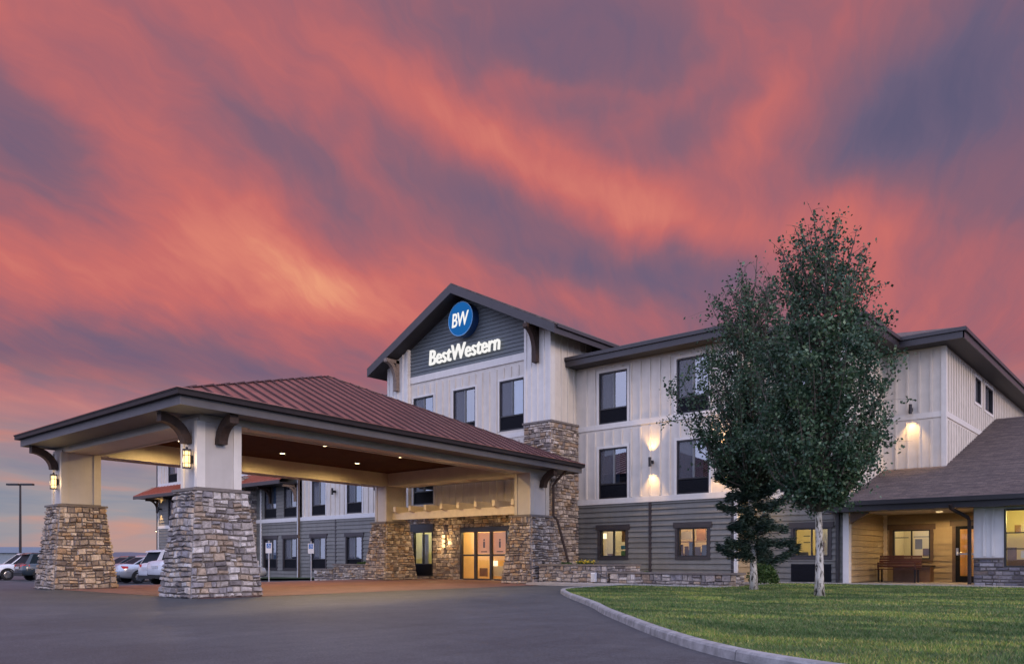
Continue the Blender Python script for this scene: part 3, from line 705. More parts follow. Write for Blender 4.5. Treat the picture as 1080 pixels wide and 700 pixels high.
furnish(27.2, DWH[0], [(.10, .16, .58, .72, 2.2, M['room_dark'], 'wall_picture'), (.26, .50, .25, .75, 2.2, M['curtain'], 'wall_picture'), (.03, .12, .0, .34, 1.2, M['room_dark'], 'chair_back'), (.16, .26, .16, .28, .9, M['white'], 'paper_stack'), (.55, .7, 0, 1, 2.3, M['brass'], 'cupboard')])
mb = MB(); mb.box(-4.4, 28.2, .1, -3.5, 28.9, .85); mb.build('reception_desk', M['room_dark'], H)
SD = side(-5.13)
mb = MB(); plain(mb, Fr((-5.13, 0, 0), (0, -1, 0), (-1, 0, 0)), -31.1, -27.2, 0, 2.6); mb.build('inner_wall', M['tan_lap'], H)
mb = MB(); mb.box(-8.8, 26.9, 2.48, -5.13, 31.1, 2.52); mb.build('porch_ceiling', M['beam'], H)
# porch roof
EY, EZ, SL = 26.55, 2.72, .315
mb = MB()
yr = 40.2; zr = EZ+(yr-EY)*SL
mb.hexa([(-9.35, EY, EZ-.10), (14, EY, EZ-.10), (14, yr, zr-.10), (-9.35, 31.09, EZ+(31.09-EY)*SL-.10), (-9.35, EY, EZ), (14, EY, EZ), (14, yr, zr), (-9.35, 31.09, EZ+(31.09-EY)*SL)]) if 0 else None
def rz(y): return EZ+(y-EY)*SL
for (x0, x1, y0, y1) in ((-8.79, 14, EY, 31.09), (-6.74, 14, 31.09, yr)):
    mb.hexa([(x0, y0, rz(y0)-.1), (x1, y0, rz(y0)-.1), (x1, y1, rz(y1)-.1), (x0, y1, rz(y1)-.1), (x0, y0, rz(y0)), (x1, y0, rz(y0)), (x1, y1, rz(y1)), (x0, y1, rz(y1))])
mb.hexa([(-9.3, EY, rz(EY)-.1), (-8.79, EY, rz(EY)-.1), (-8.79, 27.18, rz(27.18)-.1), (-9.3, 27.18, rz(27.18)-.1), (-9.3, EY, rz(EY)), (-8.79, EY, rz(EY)), (-8.79, 27.18, rz(27.18)), (-9.3, 27.18, rz(27.18))])
mb.hexa([(-6.74, yr, zr-.1), (14, yr, zr-.1), (14, yr+8, zr-2.6), (-6.74, yr+8, zr-2.6), (-6.74, yr, zr), (14, yr, zr), (14, yr+8, zr-2.5), (-6.74, yr+8, zr-2.5)])
# shingle courses
y = EY+.16
while y < yr:
    x0 = -8.79 if y < 31 else -6.74
    mb.hexa([(x0, y-.14, rz(y-.14)+.002), (14, y-.14, rz(y-.14)+.002), (14, y, rz(y)+.001), (x0, y, rz(y)+.001), (x0, y-.14, rz(y-.14)+.014), (14, y-.14, rz(y-.14)+.014), (14, y, rz(y)+.003), (x0, y, rz(y)+.003)]); y += .15
mb.build('porch_roof', M['shingle'], H)
mb = MB(); mb.box(-9.32, EY-.03, EZ-.32, 14, EY, EZ-.01); mb.box(-9.32, EY-.14, EZ-.13, 14, EY-.03, EZ+.01); mb.box(-9.32, EY, EZ-.32, 14, 27.1, EZ-.28); mb.build('eave_fascia', M['frame'], H)
mb = MB(); mb.prism([(-8.70, 27.12, 2.44), (-8.70, 27.12, 2.02), (-8.70, 27.02, 2.02), (-8.1, 27.02, 2.36), (-8.1, 27.02, 2.44)], (0, .1, 0)); mb.build('porch_brace', M['brown_trim'], H)
mb = MB(); dp = [(-5.6, 26.42, 2.5), (-5.6, 26.5, 2.38), (-5.26, 27.05, 2.12), (-5.22, 27.08, 2.0), (-5.22, 27.08, .1)]
mb.tube(dp, .055, 8); mb.build('downspout', M['canopy_gutter'], H)
mb = MB(); mb.box(-9.16, 27.06, .05, -9.06, 27.16, 2.95); mb.build('downspout', M['frame'], H)

# --- main roofs: overlapping low hips
def hip(mb, x0, x1, y0, y1, z, s, th=.0):
    hw = (y1-y0)/2; wx = (x1-x0)/2; k = min(hw, wx); zt = z+s*k
    if hw <= wx: a, b = (x0+k, y0+k, zt), (x1-k, y0+k, zt)
    else: a, b = (x0+k, y0+k, zt), (x0+k, y1-k, zt)
    c = [(x0, y0, z), (x1, y0, z), (x1, y1, z), (x0, y1, z)]
    if hw <= wx: mb.face(c[0], c[1], b, a); mb.face(c[1], c[2], b); mb.face(c[2], c[3], a, b); mb.face(c[3], c[0], a)
    else: mb.face(c[0], c[1], a); mb.face(c[1], c[2], b, a); mb.face(c[2], c[3], b); mb.face(c[3], c[0], a, b)
mb = MB(); zE = 8.74
hip(mb, -56.0, -11.2, 24.84, 42, zE, .325); hip(mb, -50, -8.02, 26.44, 42, zE+.003, .325); hip(mb, -22, -5.97, 30.34, 50.7, zE+.006, .325)
mb.build('roof', M['shingle'], H)
def fasc(mb, x0, y0, x1, y1, t=.04, zb=8.39, zt=8.72):
    """a fascia board between two corners of the eave line, with a gutter lip"""
    a = Vector((x0, y0, 0)); b = Vector((x1, y1, 0)); dd = (b-a).normalized(); n = Vector((dd.y, -dd.x, 0))
    for (v0, v1, z0, z1) in ((-t, 0, zb, zt), (0, .07, zt-.10, zt+.03)):
        c = [a+n*v0-dd*0, b+n*v0, b+n*v1+dd*max(v1, 0), a+n*v1-dd*max(v1, 0)*0]
        mb.hexa([(p.x, p.y, z0) for p in c]+[(p.x, p.y, z1) for p in c])
mb = MB()
fasc(mb, -18.78, 24.86, -11.25, 24.86); fasc(mb, -11.25, 24.86, -11.25, 26.46); fasc(mb, -11.25, 26.46, -8.06, 26.46); fasc(mb, -8.06, 26.46, -8.06, 30.36)
fasc(mb, -8.06, 30.36, -6.01, 30.36); fasc(mb, -6.01, 30.36, -6.01, 50.7); fasc(mb, -56, 24.86, -28.32, 24.86)
mb.build('eave_fascia', M['fascia'], H)
mb = MB()
def slab(x0, y0, x1, y1): mb.box(x0, y0, 8.40, x1, y1, 8.44)
slab(-18.78, 24.9, -11.29, 25.6); slab(-11.98, 25.6, -11.29, 26.5); slab(-11.98, 26.5, -8.1, 27.2); slab(-8.79, 27.2, -8.1, 30.4); slab(-8.79, 30.4, -6.05, 31.1); slab(-6.74, 31.1, -6.05, 50.7); slab(-56, 24.9, -28.32, 25.6)
mb.build('soffit', M['soffit'], H)

# --- entrance tower T : X -28.3 .. -18.8
xc = -23.55
VT = [(-26.74, 6.05, -25.43, 8.09), (-24.2, 6.05, -22.89, 8.09), (-21.54, 6.05, -20.23, 8.09)]
UT = [(-26.74, 3.3, -25.43, 5.3)]
GT = [(-26.7, .12, -25.43, 2.1), (-23.72, .02, -20.2, 2.2)]
mb = MB(); plain(mb, FT, -28.3, -18.8, 2.72, 8.8, VT+UT); battens(mb, FT, -26.85, -20.12, 2.78, 5.75, UT); battens(mb, FT, -26.85, -20.12, 5.95, 8.7, VT)
mb.build('batten_wall', M['cream'], H)
mb = MB(); FT.box(mb, -26.95, -20.05, -.002, .05, 8.76, 9.05); FT.box(mb, -26.95, -20.05, -.002, .03, 5.75, 5.93)
for h in VT+UT:
    u0, z0, u1, z1 = h; FT.box(mb, u0-.09, u0, 0, .03, z0, z1+.09); FT.box(mb, u1, u1+.09, 0, .03, z0, z1+.09); FT.box(mb, u0, u1, 0, .03, z1, z1+.09)
mb.build('wall_trim', M['cream_trim'], H)
apex_z = 12.37; ez = 9.66; tx = 5.5; slope = (apex_z-ez)/tx
und = lambda x: apex_z-.34-abs(x-xc)*slope          # underside of the gable roof
lim = lambda z: (xc-max(0, (apex_z-.34-z)/slope), xc+max(0, (apex_z-.34-z)/slope))
mb = MB(); lap(mb, FT, -26.95, -20.05, 9.05, 12.1, h=.16, t=.032, lim=lim)
mb.face(FT.p(-26.95, -.02, 8.7), FT.p(-20.05, -.02, 8.7), FT.p(-20.05, -.02, und(-20.05)), FT.p(xc, -.02, und(xc)), FT.p(-26.95, -.02, und(-26.95)))
mb.build('gable_panel', M['gable_lap'], H)
mb = MB()
for (a, b) in ((-28.34, -26.93), (-20.08, -18.755)):
    mb = MB()
    c = [FT.p(a, -.1, 2.7), FT.p(b, -.1, 2.7), FT.p(b, .16, 2.7), FT.p(a, .16, 2.7), FT.p(a, -.1, und(a)), FT.p(b, -.1, und(b)), FT.p(b, .16, und(b)), FT.p(a, .16, und(a))]
    mb.hexa(c)
    n = 4
    for i in range(n+1):
        u = a+.03+(b-a-.06)*i/n; top = und(u)-.03; wd = .06 if i in (0, n) else .025
        FT.box(mb, u-wd+(.03 if i == 0 else (-.03 if i == n else 0)), u+wd+(.03 if i == 0 else (-.03 if i == n else 0)), .155, .19, 6.2, top)
    mb.build('corner_pilaster', M['cream_trim'], H)
S_T = side(-18.8)
mb = MB(); plain(mb, S_T, 23.95, 34, 3.0, und(-18.8)); battens(mb, S_T, 24.2, 34, 3.0, und(-18.8)-.03); mb.build('batten_wall', M['cream'], H); mb = MB()
S_TL = Fr((-28.3, 0, 0), (0, -1, 0), (-1, 0, 0)); plain(mb, S_TL, -34, -23.95, -.3, und(-28.3)); battens(mb, S_TL, -34, -24, 3.0, 9.2)
mb.build('batten_wall', M['cream'], H)
# gable roof
mb = MB(); yF, yB = 23.26, 36
for sgn in (-1, 1):
    xe = xc+sgn*tx
    p = [(xc, yF, apex_z), (xe, yF, ez), (xe, yB, ez), (xc, yB, apex_z)]
    q = [(a, b, c-.06) for a, b, c in p]
    mb.hexa(q+p)
mb.build('roof', M['shingle'], H)
mb = MB()
for sgn in (-1, 1):
    xe = xc+sgn*(tx-.03)
    zx = ez+.03*slope
    pr = [(xc, 0, apex_z-.04), (xe, 0, zx-.04), (xe, 0, zx-.42), (xc, 0, apex_z-.42)]
    mb.hexa([(xc, yF-.02, apex_z-.42), (xe, yF-.02, zx-.40), (xe, yF+.05, zx-.40), (xc, yF+.05, apex_z-.42), (xc, yF-.02, apex_z-.065), (xe, yF-.02, zx-.065), (xe, yF+.05, zx-.065), (xc, yF+.05, apex_z-.065)])
    mb.box(min(xe, xe-sgn*.04), yF+.05, ez-.38, max(xe, xe-sgn*.04), yB, ez-.05)
    g0 = (xe, xe+sgn*.09); mb.box(min(g0), yF+.1, ez-.16, max(g0), yB, ez-.05)
mb.build('eave_fascia', M['fascia'], H)
mb = MB()
for sgn in (-1, 1):
    xe = xc+sgn*(tx-.08); zl = apex_z-.38; zr_ = zl-(tx-.08)*slope
    mb.hexa([(xc, yF+.05, zl-.03), (xe, yF+.05, zr_-.03), (xe, 24.05, zr_-.03), (xc, 24.05, zl-.03), (xc, yF+.05, zl), (xe, yF+.05, zr_), (xe, 24.05, zr_), (xc, 24.05, zl)])
    xi = xc+sgn*4.76
    mb.hexa([(xi, 24.05, und(xi)-.05), (xe, 24.05, und(xe)-.05), (xe, yB, und(xe)-.05), (xi, yB, und(xi)-.05), (xi, 24.05, und(xi)), (xe, 24.05, und(xe)), (xe, yB, und(xe)), (xi, yB, und(xi))])
mb.build('soffit', M['soffit'], H)
# gable timber brackets
def bracket(root, fr, u, z, size, drop, t=.2, m='timber', name='bracket', post=True, v0=0):
    mb = MB(); n = 8
    if post: fr.box(mb, u-t/2, u+t/2, v0, v0+t*.8, z-drop-.25, z)
    R1 = size; pts = []
    for i in range(n+1):
        a = math.pi/2*i/n
        vo = v0+R1-R1*math.cos(a); zo = z-drop+drop*math.sin(a); pts.append((vo, zo))
    lo, hi = [], []
    for i, (vv, zz) in enumerate(pts):
        a = math.pi/2*i/n; nv, nz = math.cos(a), -math.sin(a)
        k = t*.62; lo.append((vv+nv*k*.0, zz)); hi.append((vv+k*math.cos(a)*1.3, zz-k*math.sin(a)*1.3))
    rg = []
    for (a, b) in zip(lo, hi): rg.append([fr.p(u-t/2.3, a[0], a[1]), fr.p(u+t/2.3, a[0], a[1]), fr.p(u+t/2.3, b[0], b[1]), fr.p(u-t/2.3, b[0], b[1])])
    mb.rings(rg)
    if post: fr.box(mb, u-t/2, u+t/2, v0, v0+size+.05, z-.16, z-.01)
    return mb.build(name, M[m], root)
for u, mm in ((-27.62, 'timber_light'), (-19.44, 'timber')):
    bracket(H, FT, u, und(u)-.12, .68, 1.15, .22, mm, v0=.18)
for h in VT+UT: window(FT, h)
# stone piers
for (a, b, sd_) in ((-28.35, -27.1, 11), (-20.04, -18.72, 12)):
    y0 = 23.86; fp = front(y0); mb = MB()
    stone_fr(mb, fp, a, b, 0, 6.12, seed=sd_); stone_fr(mb, Fr((b, 0, 0), (0, 1, 0), (1, 0, 0)), y0, 25.6, 0, 6.12, seed=sd_+5)
    stones(mb, (a, 25.6, 0), (a, y0, 0), (a, y0, 6.12), (a, 25.6, 6.12), seed=sd_+9)
    pier = mb.build('stone_pier', M['stone_lampwarm'], H)
    mb = MB(); mb.box(a+.004, y0+.004, -.1, b-.004, 25.6, 6.12); mb.build('mortar_core', M['mortar'], pier)
    mb = MB(); mb.box(a-.07, y0-.07, 6.12, b+.07, 25.61, 6.20); mb.build('cap', M['cap'], pier)
# stone entrance wall
mb = MB(); stone_fr(mb, Fr((0, 24.03, 0), (1, 0, 0), (0, -1, 0)), -27.1, -20.04, 0, 2.72, GT, seed=21); mb.build('stone_wall', M['stone_lampwarm'], H)
mb = MB(); plain(mb, Fr((0, 24.04, 0), (1, 0, 0), (0, -1, 0)), -27.1, -20.04, -.1, 2.72, GT); mb.box(-27.1, 23.94, 2.72, -20.04, 24.06, 2.80); mb.build('mortar_wall', M['mortar'], H)
window(Fr((0, 24.0, 0), (1, 0, 0), (0, -1, 0)), GT[0], True, .28)
mb = MB(); Fr((0, 24.0, 0), (1, 0, 0), (0, -1, 0)).box(mb, -26.82, -25.31, .0, .06, 2.1, 2.42); mb.build('window_header', M['frame'], H)
room(FT, -27.0, -25.2, .1, 2.6, 2.2, M['room'], 26, (.92, .92, .45))
mb = MB(); mb.box(-26.6, 24.45, .6, -26.2, 24.5, 2.0); mb.build('blind', M['paper'], H)
# sliding doors
FE = Fr((0, 24.0, 0), (1, 0, 0), (0, -1, 0)); h = GT[1]; mb = MB()
FE.box(mb, h[0], h[2], -.12, .05, 2.0, h[3]); FE.box(mb, h[0], h[2], -.12, .04, 0, .06)
for i in range(5):
    u = h[0]+(h[2]-h[0])*i/4; u = min(max(u, h[0]+.05), h[2]-.05); FE.box(mb, u-.045, u+.045, -.1, .03, .06, 2.0)
FE.box(mb, h[0], h[2], -.09, .02, 1.0, 1.07)
ed = mb.build('entrance_door', M['frame'], H)
mb = MB(); mb.face(FE.p(h[0], -.05, .06), FE.p(h[2], -.05, .06), FE.p(h[2], -.05, 2.0), FE.p(h[0], -.05, 2.0)); mb.build('glass', M['glass'], ed)
W4 = (h[2]-h[0])/4
for i in (1, 2):
    u = h[0]+W4*(i+.5); mb = MB()
    mb.box(u-W4/2+.06, 24.07, 1.1, u+W4/2-.06, 24.075, 1.97); mb.build('frosted_panel', M['frosted'], ed)
    mb = MB(); mb.box(u-.05, 24.06, 1.34, u+.05, 24.066, 1.6); mb.cyl((u, 24.06, 1.66), (0, 1, 0), .045, .006, 12); mb.box(u-.17, 24.06, 1.16, u+.17, 24.066, 1.20); mb.build('door_notice', M['frame'], ed)
room(FT, -23.9, -20.0, .02, 2.68, 3.0, M['room_orange'], 130, (1, .70, .30), lu=-22.6)
light('room_lamp', 'POINT', (-20.7, 24.8, 1.9), 18, (.9, .95, 1), H, .1)
furnish(24.07, GT[1], [(.02, .20, .0, .30, 1.6, M['brass'], 'reception_desk'), (.05, .16, .55, .80, 2.6, M['paper'], 'wall_picture'), (.30, .42, .0, .22, 1.2, M['room_dark'], 'chair_back'), (.45, .70, .0, .26, 2.0, M['paper'], 'sofa'), (.52, .58, .26, .36, 2.1, M['shade'], 'table_lamp_shade'), (.72, .80, .0, .40, 1.0, M['room_dark'], 'brochure_rack'), (.84, .95, .1, .8, 2.4, M['curtain'], 'door_frame'), (.21, .24, .0, .9, 2.3, M['brass'], 'door_frame')])
# --- left wing
WX = [(-36.7, -35.45), (-33.6, -32.35), (-30.6, -29.35), (-41.4, -40.15), (-39.4, -38.15), (-53.4, -52.1), (-51.4, -50.1), (-48.6, -47.3), (-46.0, -44.7)]
GL = [(a, .34, b, 2.05) for a, b in WX]; UL = [(a, 3.25, b, 5.15) for a, b in WX]; VL = [(a, 6.1, b, 8.1) for a, b in WX]
mb = MB(); lap(mb, FA, -54.9, -28.3, -.75, 3.0, GL); lap(mb, FA, -43.6, -37.9, 3.2, 5.9, UL); lap(mb, FA, -54.9, -49.5, 3.2, 5.9, UL); plain(mb, Fr((0, 25.62, 0), (1, 0, 0), (0, -1, 0)), -54.9, -28.3, -.7, 5.9, GL+UL)
mb.build('siding_wall', M['gray_lap'], H)
mb = MB(); plain(mb, FA, -37.9, -28.3, 3.0, 8.4, UL+VL); plain(mb, FA, -49.5, -43.6, 3.0, 8.4, UL+VL); plain(mb, FA, -54.9, -49.5, 5.9, 8.4, VL); plain(mb, FA, -43.6, -37.9, 5.9, 8.4, VL)
battens(mb, FA, -37.8, -28.3, 3.2, 5.9, UL); battens(mb, FA, -54.8, -28.3, 6.1, 8.38, VL); battens(mb, FA, -49.5, -43.6, 3.2, 5.9, UL); mb.build('batten_wall', M['cream'], H)
mb = MB(); FA.box(mb, -54.92, -28.35, -.002, .05, 2.99, 3.2); FA.box(mb, -54.92, -28.35, -.002, .036, 5.9, 6.1)
for u in (-54.86, -41.78, -38.0, -37.72): FA.box(mb, u-.07, u+.07, -.002, .045, -.6 if u < -37.8 else 3.2, 2.99 if u < -37.8 else 8.38); FA.box(mb, u-.07, u+.07, -.002, .045, 3.2, 8.38)
for h in UL[:3]+VL: FA.box(mb, h[0]-.09, h[0], 0, .03, h[1], h[3]+.09); FA.box(mb, h[2], h[2]+.09, 0, .03, h[1], h[3]+.09)
mb.build('wall_trim', M['white_trim'], H)
mb = MB(); FA.box(mb, -34.6, -34.5, -.002, .04, -.5, 2.99); FA.box(mb, -54.98, -54.93, -.1, .1, -.6, 8.4); mb.build('wall_trim', M['dark_trim'], H)
for h in GL: window(FA, h, panel=.33, trim=M['fascia'])
for h in UL+VL: window(FA, h)
mb = MB(); mb.box(-37.84, 25.46, -.3, -37.77, 25.53, 8.4); mb.build('downspout', M['brown_trim'], H)
for (a, b) in ((-43.9, -37.95), (-56.0, -48.9)):
    mb = MB(); z0, z1, dp_ = 5.08, 5.86, 1.25
    mb.hexa([FA.p(a, dp_, z0+.14), FA.p(b, dp_, z0+.14), FA.p(b, 0.03, z1), FA.p(a+.9, 0.03, z1), FA.p(a, dp_, z0+.19), FA.p(b, dp_, z0+.19), FA.p(b, 0.03, z1+.05), FA.p(a+.9, 0.03, z1+.05)])
    mb.face(FA.p(a, dp_, z0+.19), FA.p(a+.9, 0, z1+.05), FA.p(a, 0, z0+.19))
    k = a+.4
    while k < b: mb.hexa([FA.p(k, dp_, z0+.2), FA.p(k+.03, dp_, z0+.2), FA.p(k+.03, .05, z1+.05), FA.p(k, .05, z1+.05), FA.p(k, dp_, z0+.23), FA.p(k+.03, dp_, z0+.23), FA.p(k+.03, .05, z1+.08), FA.p(k, .05, z1+.08)]); k += .45
    aw = mb.build('awning', M['awning_roof'], H)
    mb = MB(); FA.box(mb, a, b, dp_-.03, dp_+.02, z0-.06, z0+.14); FA.box(mb, a, b, .03, dp_-.03, z0-.02, z0+.02); mb.build('awning_fascia', M['fascia'], aw)
    for u in (a+1.1, (a+b)/2+.2, b-.25):
        bk = bracket(aw, FA, u, z0-.03, .8, .7, .13, 'timber' if u < -40 else 'timber_light', name='awning_bracket', v0=.04)  # right bracket's lit look is painted in as paler timber
fp = front(24.6); mb = MB(); stone_fr(mb, fp, -43.5, -42.3, -.3, 5.7, seed=31); stone_fr(mb, Fr((-42.3, 0, 0), (0, 1, 0), (1, 0, 0)), 24.6, 25.6, -.3, 5.7, seed=32)
pier = mb.build('stone_pier', M['stone'], H); mb = MB(); mb.box(-43.49, 24.61, -.5, -42.31, 25.59, 5.72); mb.build('mortar_core', M['mortar'], pier)
# back and end walls close the building
mb = MB(); mb.box(-54.9, 41.2, -.7, -8, 41.4, 8.5); mb.box(-54.95, 25.62, -.7, -54.75, 41.2, 8.4); mb.box(-6.9, 49.8, 0, -20, 50, 8.4) ; mb.box(11.9, 27.2, 0, 12, 45, 2.6); mb.box(-6.75, 45, 0, 12, 45.1, 3.5)
mb.build('rear_wall', M['cream'], H)

# ------------------------------------------------------------------ entrance canopy (porte-cochere)
CN = thing('entrance_canopy', (-21.4, 15.4, 0), 'drive-through canopy with a dark red metal roof on four tapered stone columns', 'canopy')
B0, B1 = 7.83, 23.9; XL, XR = -25.45, -15.96
ap = Vector((sh(-20.75, 15.37)+.12, 15.37, 6.74))
c4 = [Vector((sh(XL, B0), B0, 4.37)), Vector((sh(XR, B0), B0, 4.37)), Vector((sh(XR, B1), B1, 4.37)), Vector((sh(XL, B1), B1, 4.37))]
# sh() is anchored so that the front corners stay put
mb = MB()
for i in range(4): mb.face(c4[i], c4[(i+1) % 4], ap)
mb.build('metal_roof', M['metal_roof'], CN)
mb = MB()
def seam(p, q, nrm, w=.022, h=.045):
    dd = (q-p).normalized(); s_ = dd.cross(nrm).normalized()*w/1.0
    a = [p-s_, p+s_, p+s_+nrm*h, p-s_+nrm*h]; b = [q-s_, q+s_, q+s_+nrm*h, q-s_+nrm*h]; mb.rings([a, b])
for i in range(4):
    a, b = c4[i], c4[(i+1) % 4]; e = (b-a); L = e.length; ed_ = e/L
    nrm = (b-a).cross(ap-a).normalized(); inn = nrm.cross(ed_).normalized()
    sa = (ap-a).dot(ed_); ha = (ap-a).dot(inn); k = .3
    while k < L-.15:
        ln = ha*(k/sa) if k < sa else ha*((L-k)/(L-sa))
        if ln > .15: seam(a+ed_*k, a+ed_*k+inn*(ln-.04), nrm)
        k += .46
    seam(a, ap, Vector((0, 0, 1)), .04, .02)
mb.build('standing_seam', M['seam'], CN)
def ring(mb, o0, o1, z0, z1):
    """a rectangular ring at the eave: o0 / o1 are distances outside the eave line"""
    def cs(o, z): return [Vector((sh(XL-o, B0-o), B0-o, z)), Vector((sh(XR+o, B0-o), B0-o, z)), Vector((sh(XR+o, B1+min(o, .02)), B1+min(o, .02), z)), Vector((sh(XL-o, B1+min(o, .02)), B1+min(o, .02), z))]
    A, Bq, C_, D_ = cs(o0, z0), cs(o1, z0), cs(o1, z1), cs(o0, z1)
    for i in range(4):
        k = (i+1) % 4; mb.hexa([A[i], Bq[i], Bq[k], A[k], D_[i], C_[i], C_[k], D_[k]])
mb = MB(); ring(mb, -.05, -.02, 4.05, 4.24); mb.build('fascia_board', M['canopy_fascia'], CN)
mb = MB(); ring(mb, -.02, .10, 4.24, 4.34); ring(mb, -.02, .115, 4.335, 4.362); mb.build('gutter', M['canopy_gutter'], CN)
mb = MB(); ring(mb, .0, .125, 4.363, 4.378); mb.build('drip_edge', M['metal_roof'], CN)
# soffit ring, ceiling and beams
YF0, YF1, YK0, YK1 = 8.73, 9.72, 21.72, 22.68
XA0, XA1, XB0, XB1 = -25.34, -24.64, -17.48, -16.80
def sbox(mb, a0, b0, z0, a1, b1, z1):
    c = [(a0, b0), (a1, b0), (a1, b1), (a0, b1)]
    mb.hexa([(sh(a, b), b, z0) for a, b in c]+[(sh(a, b), b, z1) for a, b in c])
mb = MB()
sbox(mb, XL+.05, B0+.05, 4.08, XR-.05, YF0, 4.11); sbox(mb, XL+.05, YF0, 4.08, XA0, B1-.02, 4.11); sbox(mb, XB1, YF0, 4.08, XR-.05, B1-.02, 4.11); sbox(mb, XA0, YK1, 4.08, XB1, B1-.02, 4.11)
mb.build('soffit', M['canopy_fascia'], CN)
mb = MB(); sbox(mb, XA1-.1, YF1-.1, 4.46, XB0+.1, YK0+.1, 4.49); mb.build('ceiling', M['ceiling'], CN)
for nm, q in (('beam', (XA1, YF0, XB0, YF1)), ('beam', (XA1, YK0, XB0, YK1)), ('beam', (XA0, YF0, XA1, YK1)), ('beam', (XB0, YF0, XB1, YK1))):
    mb = MB(); sbox(mb, q[0], q[1]+.01, 3.93, q[2], q[3]-.01, 4.5)
    bm_ = mb.build(nm, M['beam'], CN)
    mb = MB()
    if q[2]-q[0] > 2: sbox(mb, q[0]+.3, q[1]-.012, 3.905, q[2]-.3, q[1]+.09, 3.99); sbox(mb, q[0]+.3, q[3]-.09, 3.905, q[2]-.3, q[3]+.012, 3.99)
    else: sbox(mb, q[0]-.012, q[1]+1.3, 3.905, q[0]+.09, q[3]-1.2, 3.99); sbox(mb, q[2]-.09, q[1]+1.3, 3.905, q[2]+.012, q[3]-1.2, 3.99)
    mb.build('beam_trim', M['beam'], bm_)
cols = [(sh((XB0+XB1)/2, 9.22), 9.22, 41), (sh((XA0+XA1)/2, 9.22), 9.22, 42), (sh((XB0+XB1)/2, 22.2), 22.2, 43), (sh((XA0+XA1)/2, 22.2), 22.2, 44)]
for ci, (x, y, sd_) in enumerate(cols):
    hx, hy = .345, .515; mb = MB()
    mb.box(x-hx, y-hy, 2.4, x+hx, y+hy, 4.0)
    colm = mb.build('column', M['col_panel'], CN)
    mb = MB(); t_ = .028
    for sx in (-1, 1):
        for sy in (-1, 1):
            mb.box(min(x+sx*hx, x+sx*(hx-.1))-(t_ if sx < 0 else 0), min(y+sy*(hy+t_), y+sy*hy), 2.45, max(x+sx*hx, x+sx*(hx-.1))+(t_ if sx > 0 else 0), max(y+sy*(hy+t_), y+sy*hy), 3.93)
            mb.box(min(x+sx*(hx+t_), x+sx*hx), min(y+sy*hy, y+sy*(hy-.17)), 2.45, max(x+sx*(hx+t_), x+sx*hx), max(y+sy*hy, y+sy*(hy-.17)), 3.93)
    mb.build('corner_trim', M['cream_trim'] if ci == 0 else M['beam'], colm)
    bx, by, tx_, ty_ = .71, .87, .44, .62; H_ = 2.37; mb = MB()
    Bc = [(x-bx, y-by), (x+bx, y-by), (x+bx, y+by), (x-bx, y+by)]; Tc = [(x-tx_, y-ty_), (x+tx_, y-ty_), (x+tx_, y+ty_), (x-tx_, y+ty_)]
    for i in range(4):
        k = (i+1) % 4; stones(mb, (*Bc[i], 0), (*Bc[k], 0), (*Tc[k], H_), (*Tc[i], H_), seed=sd_*10+i, rmin=.07, rmax=.19, wmin=.09, wmax=.34, dep=.06)
    st_o = mb.build('stone_base', M['stone'] if ci == 0 else M['stone_lampwarm'], colm)  # all but the nearest column have lamp warmth painted into the stone
    mb = MB(); mb.hexa([(a, b, -.05) for a, b in Bc]+[(a, b, H_) for a, b in Tc]); mb.build('mortar_core', M['mortar'], colm)
    mb = MB(); mb.box(x-tx_-.07, y-ty_-.07, H_, x+tx_+.07, y+ty_+.07, H_+.055); mb.box(x-hx-.03, y-hy-.03, H_+.055, x+hx+.03, y+hy+.03, H_+.09); mb.build('cap', M['cap'], colm)
    fx = Fr((x+hx, 0, 0), (0, 1, 0), (1, 0, 0)); fxn = Fr((x-hx, 0, 0), (0, -1, 0), (-1, 0, 0)); ff = front(y-hy); fb = Fr((0, y+hy, 0), (-1, 0, 0), (0, 1, 0))
    if ci in (0, 1): bracket(CN, ff, x, 4.06, .70, .62, .24, post=False, v0=.0)
    if ci in (0, 2): bracket(CN, fx, y+(.0 if ci == 0 else .1), 4.06, .66, .62, .24, post=False, v0=.0)
    if ci in (1, 3): bracket(CN, fxn, -y, 4.06, .66, .62, .24, post=False, v0=.0)
mb = MB(); x3, y3 = cols[2][:2]
mb.tube([(x3+1.05, y3+.75, 4.25), (x3+1.05, y3+.75, 4.12), (x3+.62, y3+.66, 3.72), (x3+.50, y3+.62, 3.55), (x3+.50, y3+.62, 2.45), (x3+.62, y3+.7, 2.3), (x3+1.0, y3+.95, .55)], .05, 8)
mb.build('downspout', M['timber'], CN)
# trellis between the rear columns and the building
TR = thing('trellis', (-22.2, 22.3, 0), 'tan timber trellis of short rafters between the two rear canopy columns', 'trellis')
mb = MB(); mb.box(cols[3][0]+.36, 22.0, 2.52, cols[2][0]-.36, 22.12, 2.82); mb.build('beam', M['trellis'], TR)
mb = MB(); mb.box(cols[3][0]+.36, 23.55, 2.75, cols[2][0]-.36, 23.67, 2.86); mb.build('beam', M['trellis'], TR)
for i in range(8):
    xx = cols[3][0]+.75+i*.93; mb = MB()
    mb.prism([(xx-.04, 21.75, 2.84), (xx-.04, 21.75, 3.05), (xx-.04, 23.84, 3.05), (xx-.04, 23.84, 2.86), (xx-.04, 21.95, 2.78)], (.14, 0, 0)); mb.build('rafter', M['trellis'], TR)

